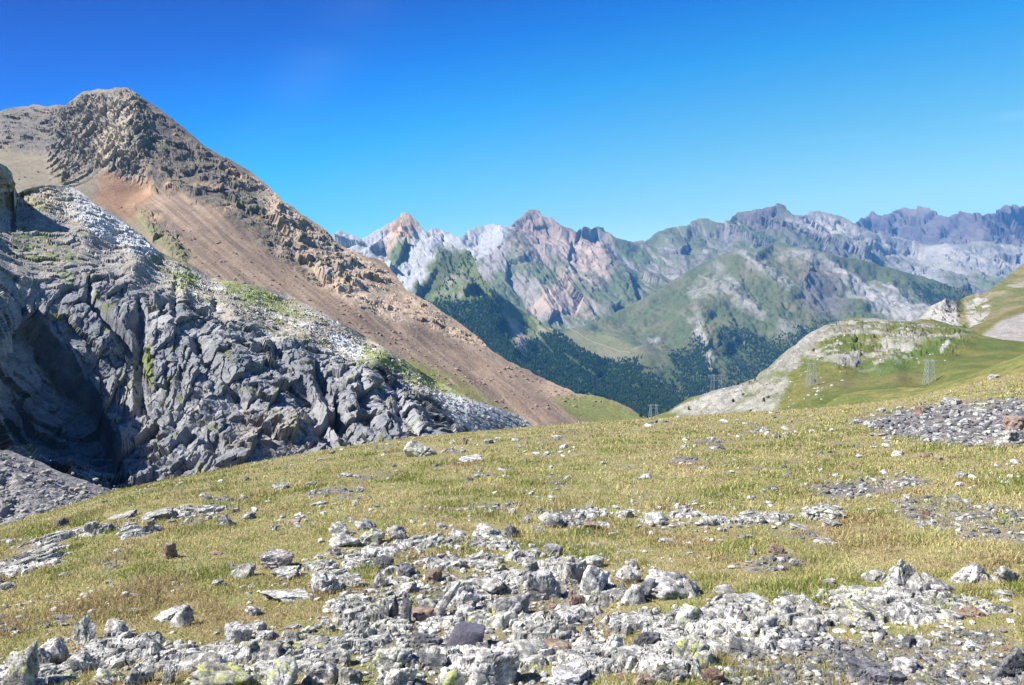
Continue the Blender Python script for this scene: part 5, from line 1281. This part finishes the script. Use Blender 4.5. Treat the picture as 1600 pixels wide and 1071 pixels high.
# ------------------------------------------------------------------ forests on the far slopes (uncountable)
def leafmat(name, c0, c1):
    m, nt, b = new_mat(name, .95, .05)
    tc = nd(nt, 'ShaderNodeNewGeometry'); n = noise(nt, tc.outputs['Position'], .02, 3, .7)
    nt.links.new(ramp(nt, n, (.35, c0), (.65, c1)), b.inputs['Base Color']); return m
MFOR = leafmat('forest_foliage', (.014, .034, .02), (.034, .064, .026))
def forest(name, data, polys, n, size, label, seed):
    px, py, P, col = data; g = np.random.default_rng(seed)
    m = np.zeros(len(px)); nv = nvar(P, 130, seed); nw = nvar(P, 300, seed + 1)
    for pg, dens in polys: m = np.maximum(m, dens * pmask(px + 16 * nw, py + 10 * nv, pg, 9))
    m = m * sstep(-.45, .05, nv + m - .45)
    r = np.hypot(P[:, 0], P[:, 1]); p = m * (r / r.max()) ** .5
    idx = g.choice(len(px), n, p=p / p.sum())
    c = P[idx] + g.normal(0, 3, (n, 3)) * [1, 1, 0]
    K = 6; h = g.uniform(size[0], size[1], n); rad = h * g.uniform(.28, .42, n)
    an = np.linspace(0, 2 * math.pi, K, endpoint=False)
    V = np.empty((n, 2 * K + 1, 3))
    for j, (rr, zz) in enumerate(((1, .12), (.62, .55))):
        jit = g.uniform(.75, 1.25, (n, K))
        V[:, j * K:(j + 1) * K, 0] = c[:, :1] + np.cos(an + j) * rad[:, None] * rr * jit
        V[:, j * K:(j + 1) * K, 1] = c[:, 1:2] + np.sin(an + j) * rad[:, None] * rr * jit
        V[:, j * K:(j + 1) * K, 2] = c[:, 2:3] + h[:, None] * (zz + g.uniform(-.06, .06, (n, K))) - 1
    V[:, 2 * K] = c; V[:, 2 * K, 2] += h
    f = []
    for i in range(K):
        i2 = (i + 1) % K; f += [(i, i2, K + i2), (i, K + i2, K + i), (K + i, K + i2, 2 * K)]
    Fa = (np.array(f)[None] + (np.arange(n) * (2 * K + 1))[:, None, None]).reshape(-1, 3)
    o = make_mesh(name, V.reshape(-1, 3), Fa, MFOR, smooth=False); o['kind'] = 'stuff'; o['label'] = label
forest('spur_forest', dD, [(FORESTS_D[0], 1.0), (FORESTS_D[1], 1.0), ([(690, 400), (735, 392), (745, 425), (720, 440), (670, 460)], .25), ([(735, 430), (790, 470), (780, 480), (735, 465)], .4)], 17000, (8, 17), 'dark conifer forest on the shaded spur', 501)
forest('valley_forest', dF, [(FORESTS_F[0], .9), (FORESTS_F[1], 1.), (FORESTS_F[2], .8), (FORESTS_F[3], .6), ([(1430, 438), (1520, 450), (1515, 470), (1450, 462)], .8), ([(940, 595), (1050, 575), (1140, 600), (1110, 660), (1000, 690), (930, 640)], .7)], 15000, (8, 16), 'dark woodland filling the valley bottom', 503)

def blocks_on(name, data, polys, n, size, matk, label, seed):
    px, py, P, col = data; g = np.random.default_rng(seed); D = ICO[2][0]; Fc = ICO[2][1]
    m = np.zeros(len(px))
    for pg, k in polys: m = np.maximum(m, k * pmask(px, py, pg, 8))
    m *= sstep(-.3, .3, nvar(P, 30, seed)) + .1
    idx = g.choice(len(px), n, p=m / m.sum()); c = P[idx] + g.normal(0, .6, (n, 3)) * [1, 1, 0]
    s = size[0] + (size[1] - size[0]) * g.random(n) ** 4
    Vs = []
    for k in range(n):
        if k % 25 == 0:
            nn = g.normal(size=(8, 3)); nn /= np.linalg.norm(nn, axis=1)[:, None]; v = D / np.maximum((D @ nn.T).max(1), .6)[:, None]; v /= np.abs(v).max(0)
        a = g.uniform(0, 6.28); ca, sa = math.cos(a), math.sin(a)
        Vs.append(np.stack([v[:, 0] * ca - v[:, 1] * sa, v[:, 0] * sa + v[:, 1] * ca, v[:, 2] * g.uniform(.45, .9)], 1) * s[k] * .5 + c[k])
    Fa = (Fc[None] + (np.arange(n) * len(D))[:, None, None]).reshape(-1, 3)
    o = make_mesh(name, np.concatenate(Vs), Fa, MR[matk], smooth=False); o['kind'] = 'stuff'; o['label'] = label; o['lichen'] = 0.
blocks_on('scree_blocks', dG, [([(290, 320), (560, 470), (860, 640), (780, 670), (480, 520), (300, 420), (270, 380)], 1.), ([(150, 270), (240, 290), (230, 350), (150, 330)], .25), ([(0, 260), (140, 265), (150, 330), (30, 300)], .3), ([(560, 420), (870, 600), (960, 640), (860, 640), (640, 500)], .8)], 1500, (.5, 4.0), 'r', 'brownish fallen blocks on the long scree slope', 701)
blocks_on('shelf_blocks', dH, [([(270, 425), (330, 440), (480, 490), (700, 610), (820, 660), (700, 640), (520, 560), (380, 500), (290, 460)], 1.)], 650, (.35, 2.4), 'p', 'pale fallen blocks on the ledges above the cliff', 702)
blocks_on('slope_rubble', (dI[0], dI[1], dI[2], dI[3]), [([(-60, 700), (60, 720), (200, 775), (260, 800), (200, 850), (-60, 860)], 1.)], 2200, (.12, .7), 'g', 'grey rubble covering the slope at the foot of the cliff', 703)
blocks_on('dome_blocks', dK, [([(1060, 640), (1290, 510), (1500, 515), (1480, 560), (1300, 600), (1300, 650), (1100, 655)], 1.)], 500, (.4, 2.2), 'p', 'white stones scattered over the dome and the hollow', 704)

# ------------------------------------------------------------------ valley tracks
def nearest_surface(data, px, py):
    i = np.argmin((data[0] - px) ** 2 + (data[1] - py) ** 2); return data[2][i]
def track(name, data, pts, width, colr, lift=2.0):
    C = []
    for a, b in zip(pts[:-1], pts[1:]):
        for t in np.linspace(0, 1, 7)[:-1]: C.append(nearest_surface(data, a[0] + (b[0] - a[0]) * t, a[1] + (b[1] - a[1]) * t))
    C = np.array(C); d = np.gradient(C, axis=0)[:, :2]; d /= np.linalg.norm(d, axis=1, keepdims=True) + 1e-9
    nrm = np.c_[-d[:, 1], d[:, 0], np.zeros(len(d))] * width / 2; C[:, 2] += lift
    n = len(C); V = np.concatenate([C - nrm, C + nrm, C + nrm - [0, 0, 6], C - nrm - [0, 0, 6]])
    i = np.arange(n - 1); q = lambda a, b: np.stack([a * n + i, a * n + i + 1, b * n + i + 1, b * n + i], 1)
    m, nt, b = new_mat(name + '_surface', .95, .1)
    tc = nd(nt, 'ShaderNodeNewGeometry')
    nt.links.new(ramp(nt, noise(nt, tc.outputs['Position'], .05, 3), (.3, tuple(k * .85 for k in colr)), (.7, colr)), b.inputs['Base Color'])
    o = make_mesh(name, V, np.concatenate([q(0, 1), q(1, 2), q(3, 0)]), m); o['kind'] = 'structure'
track('valley_road', dF, [(962, 633), (972, 629), (981, 625), (983, 612), (985, 606), (1000, 603), (1015, 603), (1022, 598), (1020, 590)], 11, (.36, .35, .33))
track('valley_track', dF, [(890, 512), (905, 520), (925, 530), (945, 538), (965, 545), (990, 549)], 7, (.26, .22, .15))
track('forest_road', dF, [(955, 592), (958, 585), (970, 582), (984, 577)], 14, (.42, .40, .38))

# ------------------------------------------------------------------ pylons
def bars_mesh(segs, rad):
    V = []; Fa = []
    for p, q in segs:
        p = np.array(p, float); q = np.array(q, float); d = q - p; d /= np.linalg.norm(d)
        u = np.cross(d, [0, 0, 1.] if abs(d[2]) < .9 else [1., 0, 0]); u /= np.linalg.norm(u); w = np.cross(d, u)
        b = len(V)
        for e in (p, q):
            for su, sw in ((1, 1), (-1, 1), (-1, -1), (1, -1)): V.append(e + rad * (su * u + sw * w))
        Fa += [(b, b + 1, b + 5, b + 4), (b + 1, b + 2, b + 6, b + 5), (b + 2, b + 3, b + 7, b + 6), (b + 3, b, b + 4, b + 7), (b, b + 3, b + 2, b + 1), (b + 4, b + 5, b + 6, b + 7)]
    return np.array(V), np.array(Fa)
MST, nt_, b_ = new_mat('galvanised_steel', .55, .4)
b_.inputs['Metallic'].default_value = .3
_tc = nd(nt_, 'ShaderNodeTexCoord')
nt_.links.new(ramp(nt_, noise(nt_, _tc.outputs['Object'], 2.0, 3), (.3, (.42, .46, .47)), (.7, (.58, .62, .62))), b_.inputs['Base Color'])
MPORC, nt_, b_ = new_mat('insulator_glass', .3, .5)
_tc = nd(nt_, 'ShaderNodeTexCoord')
nt_.links.new(ramp(nt_, noise(nt_, _tc.outputs['Object'], 5.0, 2), (.3, (.20, .16, .12)), (.7, (.28, .23, .18))), b_.inputs['Base Color'])
def behind_crest(px, py, r, drop):
    p = unproj(np.array([float(px)]), np.array([float(py)]), np.array([float(r)]))[0]; p[2] -= drop; return p
def pylon(base, hpx, label, wide=.42, drop=0., thin=1.):
    r = math.hypot(base[0], base[1]); H = hpx * r / F + drop; k = H / 12.
    root = bpy.data.objects.new('pylon', None); COL.objects.link(root); root.location = base + np.array([0, 0, -.25 * k])
    tag(root, label, 'pylon')
    half = H * wide * .5; rad = max(.045, .0001 * r) * thin
    for s in (-1, 1):
        segs = []; w0, w1 = .085 * H, .035 * H
        cs = [(-1, -1), (1, -1), (1, 1), (-1, 1)]
        lv = np.linspace(0, 1, 6)
        for a, b in zip(lv[:-1], lv[1:]):
            wa, wb = w0 + (w1 - w0) * a, w0 + (w1 - w0) * b; xa, xb = s * (half * (1 - .28 * a)), s * (half * (1 - .28 * b))
            for i, (u, v) in enumerate(cs):
                u2, v2 = cs[(i + 1) % 4]
                segs.append(((xa + u * wa, v * wa, a * H), (xb + u * wb, v * wb, b * H)))
                segs.append(((xa + u * wa, v * wa, a * H), (xb + u2 * wb, v2 * wb, b * H)))
                segs.append(((xb + u * wb, v * wb, b * H), (xb + u2 * wb, v2 * wb, b * H)))
        V, Fa = bars_mesh(segs, rad); make_mesh('mast', V, Fa, MST, smooth=False, parent=root)
    for z, e in ((.42, 0.), (.80, .0), (.965, .16)):
        xx = half * (1 - .28 * z) + e * H
        V, Fa = bars_mesh([((-xx, -.02 * H, z * H), (xx, -.02 * H, z * H)), ((-xx, .02 * H, z * H), (xx, .02 * H, z * H)), ((-xx, 0, z * H + .02 * H), (xx, 0, z * H + .02 * H))], rad)
        make_mesh('crossbeam', V, Fa, MST, smooth=False, parent=root)
    for xx in (-half * .73 - .14 * H, 0, half * .73 + .14 * H):
        V, Fa = bars_mesh([((xx, 0, .955 * H), (xx, 0, .86 * H))], rad * 1.5)
        make_mesh('insulator', V, Fa, MPORC, smooth=False, parent=root)
pylon(nearest_surface(dK, 1266, 602), 35, 'lattice power pylon below the white dome, beside a bush', .30)
pylon(nearest_surface(dK, 1453, 604), 35, 'lattice power pylon in the green hollow, rightmost of all', .30)
pylon(behind_crest(1021, 653, 708, 4), 21, 'small power pylon at the meadow edge before the wooded gorge', .42, 4)
pylon(behind_crest(1119, 612, 742, 12), 27, 'faint power pylon behind the left foot of the white dome', .30, 12, .55)

# ------------------------------------------------------------------ lone trees and bushes on the dome
MBUSH = leafmat('bush_foliage', (.018, .03, .015), (.04, .06, .025))
MBARK, nt_, b_ = new_mat('bark', .95, .1)
_tc = nd(nt_, 'ShaderNodeTexCoord')
nt_.links.new(ramp(nt_, noise(nt_, _tc.outputs['Object'], 4.0, 3), (.3, (.06, .045, .035)), (.7, (.12, .09, .07))), b_.inputs['Base Color'])
def small_tree(data, px, py, hpx, label, seed, round_=False):
    g = np.random.default_rng(seed); base = nearest_surface(data, px, py); r = math.hypot(base[0], base[1]); H = hpx * r / F
    nm = 'bush' if round_ else 'pine_tree'
    root = bpy.data.objects.new(nm, None); COL.objects.link(root); root.location = base + np.array([0, 0, -.1])
    tag(root, label, 'bush' if round_ else 'tree', 'dark trees and bushes dotted over the dome')
    an = np.linspace(0, 6.283, 7)[:-1]; V = []; Fa = []
    for j, (rr, zz) in enumerate(((.05, 0), (.04, .3), (.015, .85))):
        for t in an: V.append((rr * H * math.cos(t), rr * H * math.sin(t), zz * H))
    for j in range(2):
        for i in range(6): Fa.append((j * 6 + i, j * 6 + (i + 1) % 6, j * 6 + 6 + (i + 1) % 6, j * 6 + 6 + i))
    make_mesh('trunk', np.array(V), np.array(Fa), MBARK, parent=root)
    n = 420; t = g.random(n) ** .8; a = g.uniform(0, 6.28, n)
    if round_: prof = np.sqrt(np.clip(1 - (2 * t - .9) ** 2, .05, 1)) * .52
    else: prof = .36 * (1 - t) ** .8 + .03
    rr = prof * np.sqrt(g.random(n)) * H * (1 + .25 * np.sin(a * 3 + seed))
    c = np.stack([rr * np.cos(a), rr * np.sin(a), (.12 + .88 * t) * H], 1)
    u = g.normal(size=(n, 3)); u /= np.linalg.norm(u, axis=1)[:, None]; w = np.cross(u, g.normal(size=(n, 3))); w /= np.linalg.norm(w, axis=1)[:, None]
    s = H * g.uniform(.04, .09, (n, 1))
    V = np.stack([c + u * s, c - u * s * .5 + w * s, c - u * s * .5 - w * s], 1).reshape(-1, 3)
    make_mesh('crown', V, np.arange(3 * n).reshape(n, 3), MBUSH, smooth=False, parent=root)
for i, (x, y, h, rd, lb) in enumerate([
        (1078, 644, 6, 0, 'lone dark tree lowest on the white rock, nearest the wooded gorge'),
        (1146, 632, 6, 0, 'dark tree on pale rock, well below the top edge'),
        (1162, 624, 4, 1, 'dark bush on striped rock between two larger trees'),
        (1146, 614, 4, 1, 'faint bush on white rock just under the crest'),
        (1177, 608, 5, 0, 'lowest of three dark trees close together near the crest'),
        (1171, 600, 4, 1, 'middle of three dark trees close together near the crest'),
        (1179, 594, 5, 0, 'topmost of three dark trees close together near the crest'),
        (1152, 601, 4, 1, 'small dark bush right on the crest line'),
        (1196, 633, 7, 0, 'tall dark tree beside a green patch on the dome foot'),
        (1202, 626, 5, 1, 'dark bush up and right of the tall tree on the dome foot'),
        (1174, 645, 4, 1, 'dark bush just above the meadow edge'),
        (1265, 551, 3, 1, 'small dark bush above the pylon, left one of two'),
        (1274, 555, 4, 1, 'small dark bush above the pylon, right one of two'),
        (1272, 596, 5, 1, 'dark bush at the right foot of the pylon')]):
    small_tree(dK, x, y, h, lb, 600 + i, rd)
small_tree(dG, 1001, 654, 7, 'dark round bush at the tip of the brown scree spur', 640, True)

# ------------------------------------------------------------------ mountain air
def haze():
    z0, z1 = -900., 1850.; xy = 17000.
    V = [(x, y, z) for z in (z0, z1) for x, y in ((-9000, -600), (xy, -600), (xy, xy + 1500), (-9000, xy + 1500))]
    m = bpy.data.materials.new('mountain_air'); m.use_nodes = True; nt = m.node_tree; nt.nodes.clear()
    ou = nt.nodes.new('ShaderNodeOutputMaterial'); pv = nt.nodes.new('ShaderNodeVolumePrincipled')
    pv.inputs['Color'].default_value = (.13, .44, 1.0, 1); pv.inputs['Density'].default_value = 3.8e-5; pv.inputs['Anisotropy'].default_value = 0.1
    nt.links.new(pv.outputs[0], ou.inputs['Volume'])
    o = make_mesh('haze', np.array(V), np.array([(0, 3, 2, 1), (4, 5, 6, 7), (0, 1, 5, 4), (1, 2, 6, 5), (2, 3, 7, 6), (3, 0, 4, 7)]), m, smooth=False)
    o['kind'] = 'stuff'; o['label'] = 'thin blue mountain haze over the distance'
haze()
